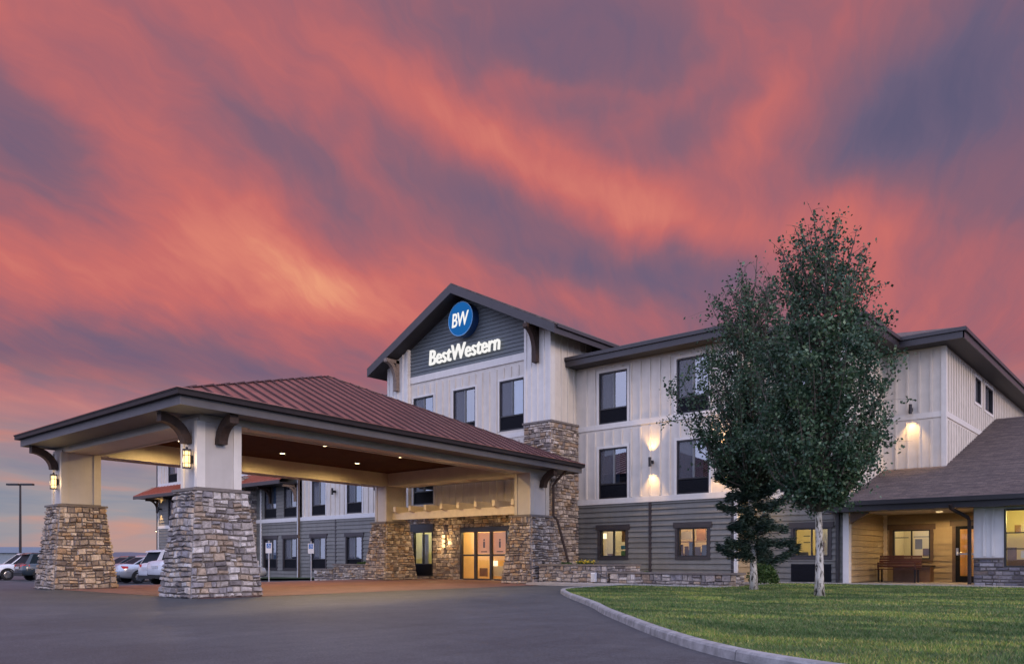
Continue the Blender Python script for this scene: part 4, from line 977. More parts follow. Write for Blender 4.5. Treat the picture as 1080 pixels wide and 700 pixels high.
# lanterns on the canopy columns
def lantern(fr, u, z, label, group, e=14):
    p = fr.p(u, .13, z); L = thing('wall_lantern', p, label, 'lantern', group)
    mb = MB(); mb.cyl(p+Vector((0, 0, -.17)), (0, 0, 1), .066, .34, 16); mb.build('lamp_tube', M['lamp_glow'], L)
    mb = MB()
    for z_ in (-.21, .19): mb.cyl(p+Vector((0, 0, z_)), (0, 0, 1), .095, .03, 16)
    for k in range(6):
        a = k*math.pi/3; mb.cyl(p+Vector((math.cos(a)*.088, math.sin(a)*.088, -.2)), (0, 0, 1), .007, .4, 6)
    for z_ in (-.09, .08):
        mb.tube([p+Vector((math.cos(k*math.pi/9)*.09, math.sin(k*math.pi/9)*.09, z_)) for k in range(19)], .007, 6)
    mb.box(*(p+Vector((-.02, -.02, .22))), *(p+Vector((.02, .02, .27))))
    q0, q1 = fr.p(u-.05, 0.017, z-.09), fr.p(u+.05, .05, z+.09); mb.box(min(q0.x, q1.x), min(q0.y, q1.y), q0.z, max(q0.x, q1.x), max(q0.y, q1.y), q1.z)
    mb.build('cage', M['metal'], L)
    light('bulb', 'POINT', fr.p(u, .25, z-.02), e, (1, .70, .36), L, .06)
    return L
lantern(front(9.22-.515), cols[0][0]+.12, 3.08, 'lit caged lantern on the nearest canopy column', 'caged lanterns on the canopy columns')
lantern(front(9.22-.515), cols[1][0]+.08, 3.08, 'lit caged lantern on the far left canopy column', 'caged lanterns on the canopy columns')
# cylinder wall lights
def cyl_light(fr, u, z, label, up=True, down=True, e=70, r=.055, hgt=.34, group='cylinder lights on the hotel walls', v=.24, spot=76):
    p = fr.p(u, v, z); L = thing('wall_light', p, label, 'wall light', group)
    mb = MB(); mb.tube([p+Vector((0, 0, -hgt/2)), p+Vector((0, 0, hgt/2))], r, 16, cap=False)
    mb.tube([p+Vector((0, 0, -.03)), p+Vector((0, 0, .03))], r-.004, 16)
    mb.build('housing', M['metal'], L)
    mb = MB(); a, b = fr.p(u-.035, .02, z-.06), fr.p(u+.035, v, z+.06); mb.box(min(a.x, b.x), min(a.y, b.y), a.z, max(a.x, b.x), max(a.y, b.y), b.z); mb.build('bracket', M['metal'], L)
    for s_, on in ((1, up), (-1, down)):
        if on:
            mb = MB(); mb.cyl(p+Vector((0, 0, s_*(hgt/2-.09))), (0, 0, s_), r-.006, .008, 16); mb.build('lens', M['lamp_glow'], L)
            light('bulb', 'SPOT', p+Vector((0, 0, s_*(hgt/2+.01))), e, (1, .60, .22), L, .03, direction=fr.N*-.10+Vector((0, 0, s_)), spot=spot, blend=.75)
    return L
cyl_light(FA, -15.27, 4.45, 'dark cylinder light glowing up and down the cream wall between two windows', e=120)
cyl_light(FA, -12.5, 4.45, 'lit cylinder light partly hidden behind the tree crown', e=130)
cyl_light(FC, -7.82, 6.25, 'dark cylinder light shining down the cream wall above the porch roof', up=False, e=130)
cyl_light(FA, -34.55, 4.45, 'unlit dark cylinder light between two windows of the left wing', up=False, down=False)
cyl_light(FA, -54.4, 4.35, 'lit cylinder light at the far left corner of the hotel', e=120)
cyl_light(Fr((0, 23.80, 0), (1, 0, 0), (0, -1, 0)), -28.1, 3.75, 'lit cylinder light on the left entrance pier beside the canopy column', up=False, e=120, v=.14)
cyl_light(front(24.55), -42.6, 5.3, 'lit cylinder light high on the left wing stone pier', up=False, e=120, v=.14)
L_ = thing('wall_light', FE.p(-24.6, .1, 1.6), 'tall glowing light on the stone wall between window and sliding doors', 'wall light')
mb = MB()
for k in range(3): mb.cyl(FE.p(-24.6, .13, 1.38+k*.2), (0, 0, 1), .06, .13, 14)
mb.build('lamp_tube', M['lamp_glow'], L_)
mb = MB()
for k in range(4): mb.cyl(FE.p(-24.6, .13, 1.34+k*.2), (0, 0, 1), .072, .025, 14)
FE.box(mb, -24.64, -24.56, .03, .1, 1.4, 1.9); mb.build('bracket', M['metal'], L_)
light('bulb', 'POINT', FE.p(-24.6, .3, 1.6), 40, (1, .68, .34), L_, .08)
L_ = thing('wall_light', FC.p(-5.5, .1, 2.28), 'small lit lantern above the porch door', 'wall light')
mb = MB(); mb.cyl(FC.p(-5.2, .13, 2.24), (0, 0, 1), .05, .16, 12); mb.build('lamp_tube', M['lamp_glow'], L_)
mb = MB(); mb.cyl(FC.p(-5.2, .13, 2.40), (0, 0, 1), .075, .03, 12); mb.cyl(FC.p(-5.2, .13, 2.21), (0, 0, 1), .065, .03, 12); mb.box(-5.23, 31.0, 2.26, -5.17, 31.08, 2.38); mb.build('bracket', M['metal'], L_)
L_ = thing('wall_light', (-19.93, 23.76, 1.7), 'tall glowing light between the sliding doors and the right stone pier', 'wall light')
fq = front(23.80); mb = MB()
for k in range(3): mb.cyl(fq.p(-19.93, .13, 1.48+k*.2), (0, 0, 1), .06, .13, 14)
mb.build('lamp_tube', M['lamp_glow'], L_); mb = MB()
for k in range(4): mb.cyl(fq.p(-19.93, .13, 1.44+k*.2), (0, 0, 1), .072, .025, 14)
fq.box(mb, -19.97, -19.89, .0, .1, 1.5, 2.0); mb.build('bracket', M['metal'], L_)
light('bulb', 'POINT', fq.p(-19.93, .3, 1.7), 40, (1, .68, .34), L_, .08)
# porch soffit light
L_ = thing('porch_light', (-6.6, 29.6, 2.47), 'round recessed lamp under the porch ceiling near the porch door', 'ceiling light')
mb = MB(); mb.cyl((-6.6, 29.6, 2.466), (0, 0, 1), .09, .01, 20); mb.build('lens', M['lens_glow'], L_)
mb = MB(); mb.tube([(-6.6, 29.6, 2.455), (-6.6, 29.6, 2.479)], .11, 20, cap=False); mb.build('trim_ring', M['white'], L_)
light('bulb', 'SPOT', (-6.6, 29.6, 2.44), 150, (1, .66, .28), L_, .08, direction=(0, 0, -1), spot=172, blend=.3)
L_ = thing('porch_light', (-11.6, 26.5, 2.8), 'small lamp on the tan side wall in the corner behind the trees', 'wall light')
mb = MB(); mb.cyl((-11.9, 26.5, 2.66), (0, 0, 1), .05, .2, 12); mb.build('lamp_tube', M['lamp_glow'], L_)
mb = MB(); mb.cyl((-11.9, 26.5, 2.86), (0, 0, 1), .07, .03, 12); mb.box(-11.98, 26.47, 2.7, -11.9, 26.53, 2.82); mb.build('bracket', M['metal'], L_)
light('bulb', 'POINT', (-11.6, 26.4, 2.4), 12, (1, .70, .36), L_, .08)
# camera box on block B
L_ = thing('wall_speaker', FB.p(-9.9, .1, 2.7), 'small dark box on the grey siding above the vented window', 'wall box')
mb = MB(); FB.box(mb, -9.98, -9.76, .06, .2, 2.55, 2.78); mb.build('housing', M['metal'], L_)
mb = MB(); FB.box(mb, -9.9, -9.84, .02, .06, 2.6, 2.74); mb.build('bracket', M['metal'], L_)

# recessed ceiling lights
dl = [(-23.4, 11.6, 'recessed ceiling light in the front left of the canopy'), (-21.0, 11.6, 'front middle recessed ceiling light, behind the nearest column'), (-23.5, 15.2, 'recessed ceiling light left of the canopy centre'),
      (-20.9, 15.1, 'brightest recessed ceiling light near the canopy centre'), (-23.8, 18.6, 'dim recessed ceiling light at the back left of the canopy'), (-21.2, 18.5, 'recessed ceiling light at the back right of the canopy'),
      (-18.5, 11.6, 'recessed ceiling light behind the near beam by the nearest column'), (-18.7, 15.1, 'recessed ceiling light behind the middle of the near beam'), (-19.0, 18.5, 'recessed ceiling light behind the near beam by the rear column')]
for x, y, lb in dl:
    L_ = thing('recessed_light', (x, y, 4.46), lb, 'ceiling light', 'recessed lights in the canopy ceiling')
    mb = MB(); mb.cyl((x, y, 4.444), (0, 0, 1), .085, .01, 20); mb.build('lens', M['lens_glow'], L_)
    mb = MB(); n = 24
    rg = [[(x+r*math.cos(2*math.pi*k/n), y+r*math.sin(2*math.pi*k/n), z) for k in range(n)] for r, z in ((.088, 4.459), (.088, 4.438), (.13, 4.446), (.13, 4.459))]
    mb.rings(rg, cap=False); mb.build('trim_ring', M['metal'], L_)
    light('bulb', 'SPOT', (x, y, 4.42), 210, (1, .66, .26), L_, .07, direction=(0, 0, -1), spot=174, blend=.35)

# ------------------------------------------------------------------ sign on the gable
SG = thing('gable_sign', (xc, 23.9, 9.4), 'round blue illuminated disc over white raised letters on the gable', 'sign')
cx_, cz_ = -23.38, 10.93
mb = MB(); mb.cyl((cx_, 24.03, cz_), (0, -1, 0), .71, .34, 64); mb.build('disc_housing', M['blue'], SG)
mb = MB(); mb.cyl((cx_, 23.69, cz_), (0, -1, 0), .68, .03, 64); mb.build('disc_face', M['sign_blue'], SG)
mb = MB(); rg = []
for k in range(65):
    a = 2*math.pi*k/64; rg.append([(cx_+r*math.cos(a), yy, cz_+r*math.sin(a)) for r, yy in ((.682, 23.68), (.714, 23.68), (.714, 23.65), (.682, 23.65))])
mb.rings(rg, cap=False); mb.build('disc_rim', mat('sign_rim', (.12, .35, .62), .35, 4, .05), SG)
def text(s, x, z, y, size, width, m, name, shear=.12, depth=.03, bold=.018, sp=1.0):
    cu = bpy.data.curves.new(name, 'FONT'); cu.body = s; cu.size = size; cu.extrude = depth; cu.offset = bold*size; cu.shear = shear; cu.space_character = sp; cu.resolution_u = 4
    cu.align_x = 'CENTER'
    o = bpy.data.objects.new(name, cu); col.objects.link(o)
    dg = bpy.context.evaluated_depsgraph_get(); dg.update()
    me = bpy.data.meshes.new_from_object(o.evaluated_get(dg)); bpy.data.objects.remove(o); bpy.data.curves.remove(cu)
    xs = [v.co.x for v in me.vertices]; k = width/(max(xs)-min(xs)); mid = (max(xs)+min(xs))/2
    for v in me.vertices:
        a, b, c = v.co; v.co = (x+(a-mid)*k, y-c, z+b)
        v.co -= SG.location
    me.materials.clear(); me.materials.append(m); me.update()
    for p in me.polygons: p.material_index = 0
    ob = bpy.data.objects.new(name, me); col.objects.link(ob); ob.parent = SG; return ob
text('BestWestern', -23.48, 9.38, 23.93, .92, 4.15, M['sign_white'], 'lettering', .10, .04, .005, 1.0)
text('BW', cx_, 10.64, 23.65, .82, .98, M['sign_white'], 'disc_lettering', .14, .012, .010, .9)

# ------------------------------------------------------------------ planters
def planter(name, boxes, label, flowers=None, seed=0):
    x0 = boxes[0][0]; P_ = thing(name, ((boxes[0][0]+boxes[0][2])/2, boxes[0][1], zg(x0)), label, 'planter', 'stone planters by the entrance')
    mb = MB(); mc = MB(); cp = MB(); so_ = MB()
    for i, (a, y0, b, y1, z) in enumerate(boxes):
        zb = min(0, zg(a))-.02
        stones(mb, (a, y0, zb), (b, y0, zb), (b, y0, z), (a, y0, z), seed=seed+i, rmin=.07, rmax=.16, wmin=.12, wmax=.36, dep=.04)
        stones(mb, (b, y0, zb), (b, y1, zb), (b, y1, z), (b, y0, z), seed=seed+i+50, rmin=.07, rmax=.16, wmin=.12, wmax=.36, dep=.04)
        stones(mb, (a, y1, zb), (a, y0, zb), (a, y0, z), (a, y1, z), seed=seed+i+90, rmin=.07, rmax=.16, wmin=.12, wmax=.36, dep=.04)
        mc.box(a+.005, y0+.005, zb, b-.005, y1, z-.06)
        cp.box(a-.06, y0-.07, z, b+.07, y0+.24, z+.055); cp.box(b-.24, y0+.24, z, b+.07, y1, z+.055); cp.box(a-.06, y0+.24, z, a+.24, y1, z+.055)
        so_.box(a+.24, y0+.24, z-.05, b-.24, y1, z-.0)
    s0 = mb.build('stone_face', M['stone'], P_); mc.build('core', M['mortar'], P_); cp.build('cap', M['cap'], P_); so_.build('soil', M['soil'], P_)
    return P_
planter('stone_planter', [(-17.45, 21.6, -14.62, 23.6, .64)], 'higher stone planter with yellow flowers beside the rear right column', seed=300)
planter('stone_planter', [(-14.5, 21.62, -10.15, 22.15, .40)], 'long low stone planter under the two lit windows', seed=310)
planter('stone_planter', [(-29.3, 21.6, -27.0, 23.5, .60)], 'stone planter left of the rear left canopy column', seed=320)
planter('stone_planter', [(-30.8, 21.62, -29.42, 23.5, .38)], 'lowest stone planter at the left end by the parking sign', seed=330)
ub = thing('utility_box', (-15.0, 21.5, .08), 'small white utility box against the higher stone planter', 'utility box')
mb = MB(); mb.box(-15.15, 21.44, .12, -14.97, 21.53, .42); mb.build('box_body', M['white'], ub)
mb = MB(); mb.box(-15.13, 21.425, .15, -14.99, 21.44, .38); mb.build('cover', M['paper'], ub)

# ------------------------------------------------------------------ vegetation
def leaf_quads(C, size, spread=1.0, flat=0.0):
    """C: n x 3 centres -> n quads of kite shape with random facing"""
    n = len(C); a = rng.normal(size=(n, 3)); a[:, 2] *= (1-flat); a /= np.linalg.norm(a, axis=1, keepdims=True)+1e-9
    b = rng.normal(size=(n, 3)); b -= a*(a*b).sum(1, keepdims=True); b /= np.linalg.norm(b, axis=1, keepdims=True)+1e-9
    s = size*rng.uniform(.7, 1.3, (n, 1)); V = np.empty((n, 4, 3))
    V[:, 0] = C-a*s*.5; V[:, 1] = C+b*s*.36; V[:, 2] = C+a*s*.55; V[:, 3] = C-b*s*.36
    return V
def bush(name, loc, r, h, n, label, size=.06, m='shrub_leaf', cat='shrub', group=None):
    B_ = thing(name, loc, label, cat, group); mb = MB()
    for k in range(9):
        a = rng.uniform(0, 6.28); e = rng.uniform(.3, 1)
        mb.tube([loc, (loc[0]+math.cos(a)*r*.4*e, loc[1]+math.sin(a)*r*.4*e, loc[2]+h*.45), (loc[0]+math.cos(a)*r*.75*e, loc[1]+math.sin(a)*r*.75*e, loc[2]+h*.8)], [.012, .008, .003], 5)
    mb.build('stem', M['twig'], B_)
    q = rng.normal(size=(n, 3)); q /= np.linalg.norm(q, axis=1, keepdims=True); q *= rng.uniform(.45, 1, (n, 1))**.5*rng.uniform(.85, 1.12, (n, 1))
    q[:, 2] = np.abs(q[:, 2])*.95+.03
    bump_ = 1+.18*np.sin(q[:, 0]*7+loc[0])*np.cos(q[:, 1]*6+q[:, 2]*5)
    C = np.array(loc)+q*np.array([r, r, h])*bump_[:, None]
    mesh_np('foliage', leaf_quads(C, size), M[m], B_, loc); return B_
bush('shrub', (-10.75, 25.0, .06), .48, .78, 2600, 'rounded bright green shrub between the two tree trunks against the siding', .07)
bush('shrub', (-27.0, 23.3, 0), .34, .62, 1200, 'small dark green shrub at the entrance window', .06)
bush('ground_plant', (-27.9, 22.3, .60), .5, .17, 900, 'low dark plants on the left entrance planter', .05)
for i, (x, y, lb) in enumerate([(-15.6, 22.0, 'yellow flowering plant nearest the right end of the higher planter'), (-16.1, 22.2, 'yellow flowering plant left of the brighter clump')]):
    B_ = bush('flower_plant', (x, y, .64), .2, .17, 260, lb, .045, cat='flowers', group='yellow flowers on the planter')
    C = np.array((x, y, .77))+rng.normal(size=(60, 3))*np.array([.11, .11, .035]); mesh_np('blossoms', leaf_quads(C, .05), M['flower'], B_, (x, y, .64))
for x, y, lb in [(-13.4, 21.98, 'low plant at the left of the long planter'), (-16.8, 22.3, 'low reddish plant by the downspout')]:
    bush('ground_plant', (x, y, .36 if x > -14.5 else .64), .16 if x > -14.5 else .3, .12, 300, lb, .045)

def aspen(base, height, zlo, prof, nbr, nleaf, label, seed, tr=.11, lean=(0, 0), lsize=.075, top_spr=8):
    rd = random.Random(seed); Tn = thing('aspen_tree', base, label, 'tree', 'young trees on the lawn')
    bx, by, bz = base; mb = MB()
    def axis(z):
        t = (z-bz)/(height-bz); return Vector((bx+lean[0]*t+(.10*math.sin(t*7+seed)+.05*math.sin(t*19))*t, by+lean[1]*t+.07*math.cos(t*6+seed)*t, z))
    zs = [bz+(height-.9-bz)*i/16 for i in range(17)]
    mb.tube([axis(z) for z in zs], [tr*(1.35 if i == 0 else 1.08 if i == 1 else 1)*(1-i/16.6)**.9+.005 for i, z in enumerate(zs)], 10)
    mb.build('trunk', M['aspen_bark'], Tn, smooth=True)
    tw = MB(); pts = []
    def radius(z):
        for (z0, r0), (z1, r1) in zip(prof[:-1], prof[1:]):
            if z0 <= z <= z1: return r0+(r1-r0)*(z-z0)/(z1-z0)
        return .2
    for i in range(nbr):
        f = (i+.5)/nbr; tipz = zlo+(height-zlo)*f*.98; r = radius(tipz)*rd.uniform(.55, 1.12)
        a = i*2.399+rd.uniform(-.4, .4); z0 = max(zlo-.45, tipz-r*rd.uniform(1.0, 1.8)-.2); p0 = axis(z0)
        tip = axis(tipz)+Vector((math.cos(a)*r, math.sin(a)*r, rd.uniform(-.1, .25)))
        mid = p0.lerp(tip, .5)+Vector((math.cos(a)*r*.16, math.sin(a)*r*.16, -.10*r)); br = [p0, p0.lerp(mid, .5)*.5+p0.lerp(mid, .55)*.5, mid, mid.lerp(tip, .55), tip]
        tw.tube(br, [.028, .022, .016, .010, .004], 5, cap=False)
        for k in range(7):
            t = .28+.72*(k+rd.random())/7; idx = min(3, int(t*4)); q = br[idx].lerp(br[idx+1], t*4-idx)
            e = q+Vector((rd.gauss(0, .22), rd.gauss(0, .22), rd.gauss(.07, .16)))*(.5+.5*r)
            tw.tube([q, q.lerp(e, .5)+Vector((0, 0, .02)), e], [.006, .004, .002], 4, cap=False)
            pts.append((q, e, r))
        pts.append((br[3], tip, r)); pts.append((br[2], br[3], r))
    for k in range(top_spr):
        z0 = height-rd.uniform(.9, 2.2); p0 = axis(z0)+Vector((rd.gauss(0, .25), rd.gauss(0, .25), 0)); e = p0+Vector((rd.gauss(0, .22), rd.gauss(0, .2), rd.uniform(.7, 1.25)))
        tw.tube([axis(z0-.5), p0, e], [.012, .008, .002], 4, cap=False); pts.append((p0, e, -.5))
    tw.build('branches', M['twig'], Tn)
    wts = np.array([max(.10, (r+.35)*(1.1-.95*min(1, max(0, ((e.z-zlo)/(height-zlo)-.55)/.42)))) for _, e, r in pts]); wts /= wts.sum(); cnt = rng.multinomial(nleaf, wts); Cs = []
    clump = {}
    for (q, e, r), c in zip(pts, cnt):
        if c == 0: continue
        dens = rd.choice((.12, .5, 1.1, 1.9)); c = max(3, int(c*dens)); t = rng.uniform(0, 1.12, (c, 1))
        s = .088 if r > 0 else .05
        Cs.append(np.array(q)+(np.array(e)-np.array(q))*t+rng.normal(size=(c, 3))*np.array([s, s, s*.8]))
    C = np.concatenate(Cs)
    mesh_np('crown', leaf_quads(C, lsize), M['aspen_leaf'], Tn, base)
    return Tn
aspen((-6.12, 17.08, .05), 8.15, 2.3, [(2.0, .55), (2.9, 1.10), (3.8, 1.50), (4.9, 1.42), (6.0, 1.2), (6.9, 1.0), (7.5, .85), (8.2, .5)], 170, 42000, 'taller white-barked tree standing nearer the porch', 3, .082, (.06, 0), .074)
aspen((-8.75, 19.7, .05), 8.5, 3.1, [(2.8, .7), (3.8, 1.35), (4.8, 1.85), (5.8, 1.75), (6.8, 1.35), (7.7, 1.0), (8.5, .5)], 150, 30000, 'tree with a loose left-spreading crown behind the spruce', 9, .085, (-.12, .0), .076, 16)
def spruce(base, height, rmax_, n, label, seed):
    rd = random.Random(seed); Tn = thing('spruce_tree', base, label, 'tree', 'young trees on the lawn'); b = Vector(base); mb = MB()
    mb.tube([b, b+Vector((0, 0, height*.5)), b+Vector((0, 0, height))], [.07, .045, .01], 8); mb.build('trunk', M['twig'], Tn)
    tw = MB(); Q = []
    for i in range(84):
        f = (i/83)**.9; z = .85+(height-1.0)*f+rd.uniform(-.22, .22); r = rmax_*(1-f)**.5*rd.uniform(.35, 1.1)+.10; a = i*2.399+rd.uniform(-.5, .5); dirv = Vector((math.cos(a), math.sin(a), 0))
        p0 = b+Vector((0, 0, z)); m_ = p0+dirv*r*.5+Vector((0, 0, -.10*r)); e = p0+dirv*r+Vector((0, 0, -.02+.22*r*rd.uniform(-.8, 1.1)))
        tw.tube([p0, m_, e], [.012, .008, .003], 4, cap=False)
        sd2 = Vector((-dirv.y, dirv.x, 0))
        for k in range(int(n/84*(r/rmax_+.25))):
            t = rd.uniform(.12, 1.05); q = (p0.lerp(m_, t*2) if t < .5 else m_.lerp(e, t*2-1)); w_ = .30*r*(1.1-t)*1.2+.03
            q = q+sd2*rd.uniform(-w_, w_)+Vector((0, 0, rd.gauss(0, .06)-.03)); dv = (dirv*rd.uniform(.5, 1)+sd2*rd.uniform(-.8, .8)+Vector((0, 0, rd.uniform(-.5, .5)))).normalized()
            Q.append((q, dv))
    tw.build('branches', M['twig'], Tn)
    C = np.array([q for q, _ in Q]); D = np.array([v_ for _, v_ in Q]); L = rng.uniform(.06, .13, (len(C), 1)); up_ = rng.normal(size=C.shape); sv = np.cross(D, up_); sv /= np.linalg.norm(sv, axis=1, keepdims=True)+1e-9
    V = np.empty((len(C), 4, 3)); V[:, 0] = C-D*L*.4; V[:, 1] = C+sv*.016; V[:, 2] = C+D*L; V[:, 3] = C-sv*.016
    mesh_np('crown', V, M['spruce_leaf'], Tn, base)
spruce((-8.88, 19.9, .05), 5.7, 1.12, 52000, 'dark spruce with drooping branches wrapped round the left pale trunk', 5)

# ------------------------------------------------------------------ bench and box on the porch
BN = thing('park_bench', (-8.0, 29.55, .06), 'reddish brown slatted bench under the porch window', 'bench')
lb = MB(); bx0, bx1, by_ = -8.60, -7.22, 29.4
for k in range(5): lb.box(bx0, by_+k*.095, .50, bx1, by_+k*.095+.075, .525)
lb.build('seat', M['bench'], BN)
lb = MB()
for k in range(5): z = .58+k*.085; lb.hexa([(bx0, by_+.47+k*.02, z), (bx1, by_+.47+k*.02, z), (bx1, by_+.495+k*.02, z), (bx0, by_+.495+k*.02, z), (bx0, by_+.485+k*.02, z+.072), (bx1, by_+.485+k*.02, z+.072), (bx1, by_+.51+k*.02, z+.072), (bx0, by_+.51+k*.02, z+.072)])
lb.build('backrest', M['bench'], BN)
for x in (bx0+.08, bx1-.12):
    for yy in (by_+.03, by_+.42):
        mb = MB(); mb.box(x, yy, .06, x+.05, yy+.05, .5); mb.build('leg', M['metal'], BN)
    mb = MB(); mb.box(x, by_+.0, .72, x+.05, by_+.45, .75); mb.box(x, by_, .5, x+.05, by_+.04, .72); mb.build('armrest', M['bench'], BN)
PB = thing('storage_box', (-6.95, 30.3, .06), 'low dark brown box behind the right end of the bench', 'box')
mb = MB(); mb.box(-8.2, 30.1, .06, -7.0, 30.6, .60); mb.build('box_body', M['room_dark'], PB); mb = MB(); mb.box(-8.24, 30.06, .60, -6.96, 30.64, .65); mb.build('lid', M['timber'], PB)

# ------------------------------------------------------------------ parking signs, lamp posts, background
for x, y, lb_ in [(-29.6, 20.6, 'right accessible parking sign on a thin post by the low planter'), (-29.6, 18.5, 'left accessible parking sign on a thin post')]:
    z = zg(x, y); S_ = thing('parking_sign', (x, y, z), lb_, 'parking sign', 'accessible parking signs')
    mb = MB(); mb.cyl((x, y, z), (0, 0, 1), .03, 1.75-z*0, 8); mb.build('post', M['steel'], S_)
    f = Fr((x, y, 0), (.75, .66, 0), (.66, -.75, 0)); mb = MB(); f.box(mb, -.13, .13, .03, .04, 1.12, 1.56); mb.build('panel', M['white'], S_)
    mb = MB(); f.box(mb, -.09, .09, .041, .044, 1.33, 1.53); mb.build('blue_square', mat('sign_blue_paint', (.03, .16, .5), .5), S_)
    mb = MB(); c0 = f.p(-.01, .046, 1.44); mb.cyl(f.p(0, .044, 1.505), f.N, .014, .003, 10); f.box(mb, -.012, .012, .044, .047, 1.43, 1.49); f.box(mb, -.012, .05, .044, .047, 1.43, 1.445); f.box(mb, .045, .06, .044, .047, 1.37, 1.44)
    rg = [[f.p(r*math.cos(a), v_, 1.405+r*math.sin(a)) for r, v_ in ((.036, .044), (.048, .044), (.048, .047), (.036, .047))] for a in [math.pi*.75+k*math.pi*1.1/12 for k in range(13)]]; mb.rings(rg, cap=False)
    mb.build('wheelchair_symbol', M['white'], S_)
def lamp_post(x, y, h, label, lit, s=1.0):
    z = zg(x, y); L = thing('street_lamp', (x, y, z), label, 'lamp post', 'lamp posts round the car park')
    mb = MB(); mb.tube([(x, y, z), (x, y, z+h)], [.12*s, .08*s], 10); mb.build('pole', M['metal'], L); mb = MB(); mb.cyl((x, y, z), (0, 0, 1), .3*s, .6, 12); mb.build('base', M['concrete'], L)
    f = Fr((x, y, 0), (.755, .655, 0), (.655, -.755, 0))
    for s_ in (-1, 1):
        if lit and s_ == 1: continue
        mb = MB(); f.box(mb, min(.1*s_, 1.15*s_), max(.1*s_, 1.15*s_), -.18, .18, z+h-.02, z+h+.14); hd = mb.build('lamp_head', M['metal'], L)
        if lit:
            mb = MB(); f.box(mb, -1.0, -.2, -.15, .15, z+h-.1, z+h-.02); mb.build('lens', M['lens_glow'], hd)
lamp_post(-78.7, 24.4, 7.95, 'tall unlit double-headed lamp post at the left edge', False)
lamp_post(-190, 89, 8.3, 'distant lit lamp post left of the hotel corner', True, 1.6)
# low ridge, embankment and sheds at the horizon
def ridge(name, dist, a0, a1, h0, h1, m, kind='structure', n=60, seed=1, dep=60):
    rd = random.Random(seed); mb = MB(); rows = []
    ph = [rd.uniform(0, 6.28) for _ in range(5)]
    for i in range(n+1):
        a = R(a0+(a1-a0)*i/n); hh = h0+(h1-h0)*(.5+.5*sum(math.sin(a*f_+p) for f_, p in zip((9, 17, 31, 53, 90), ph))/3.2)
        dx_, dy_ = -math.sin(a), math.cos(a); rows.append([(dx_*dist, dy_*dist, -1), (dx_*(dist+dep*.3), dy_*(dist+dep*.3), hh*.7), (dx_*(dist+dep*.6), dy_*(dist+dep*.6), hh), (dx_*(dist+dep), dy_*(dist+dep), -1)])
    mb.rings(rows, cap=True, close=False)
    return tag(mb.build(name, m, smooth=True), kind=kind)
ridge('hills', 700, 20, 120, 7, 10, M['hill'], dep=300)
ridge('embankment', 105, 58, 84, .9, 1.35, mat('gravel_bank', (.20, .14, .12), .95, .8, .5, .6, 2), seed=4, dep=10)
SHD = thing('low_shed', (-98, 31, -.5), 'long pale blue-grey shed low on the horizon at far left', 'building')
f = Fr((-98, 31, 0), (.55, .835, 0), (.835, -.55, 0)); mb = MB(); f.box(mb, -26, 4, -6, 0, -.6, 1.6); mb.build('wall', mat('shed_wall', (.18, .22, .26), .6), SHD)
mb = MB(); c = [f.p(-26.3, .3, 1.6), f.p(4.3, .3, 1.6), f.p(4.3, -6.3, 1.6), f.p(-26.3, -6.3, 1.6)]; mb.face(c[0], c[1], f.p(3, -3, 2.3), f.p(-25, -3, 2.3)); mb.face(c[1], c[2], f.p(3, -3, 2.3)); mb.face(c[2], c[3], f.p(-25, -3, 2.3), f.p(3, -3, 2.3)); mb.face(c[3], c[0], f.p(-25, -3, 2.3)); mb.build('roof', mat('shed_roof', (.13, .17, .21), .7), SHD)

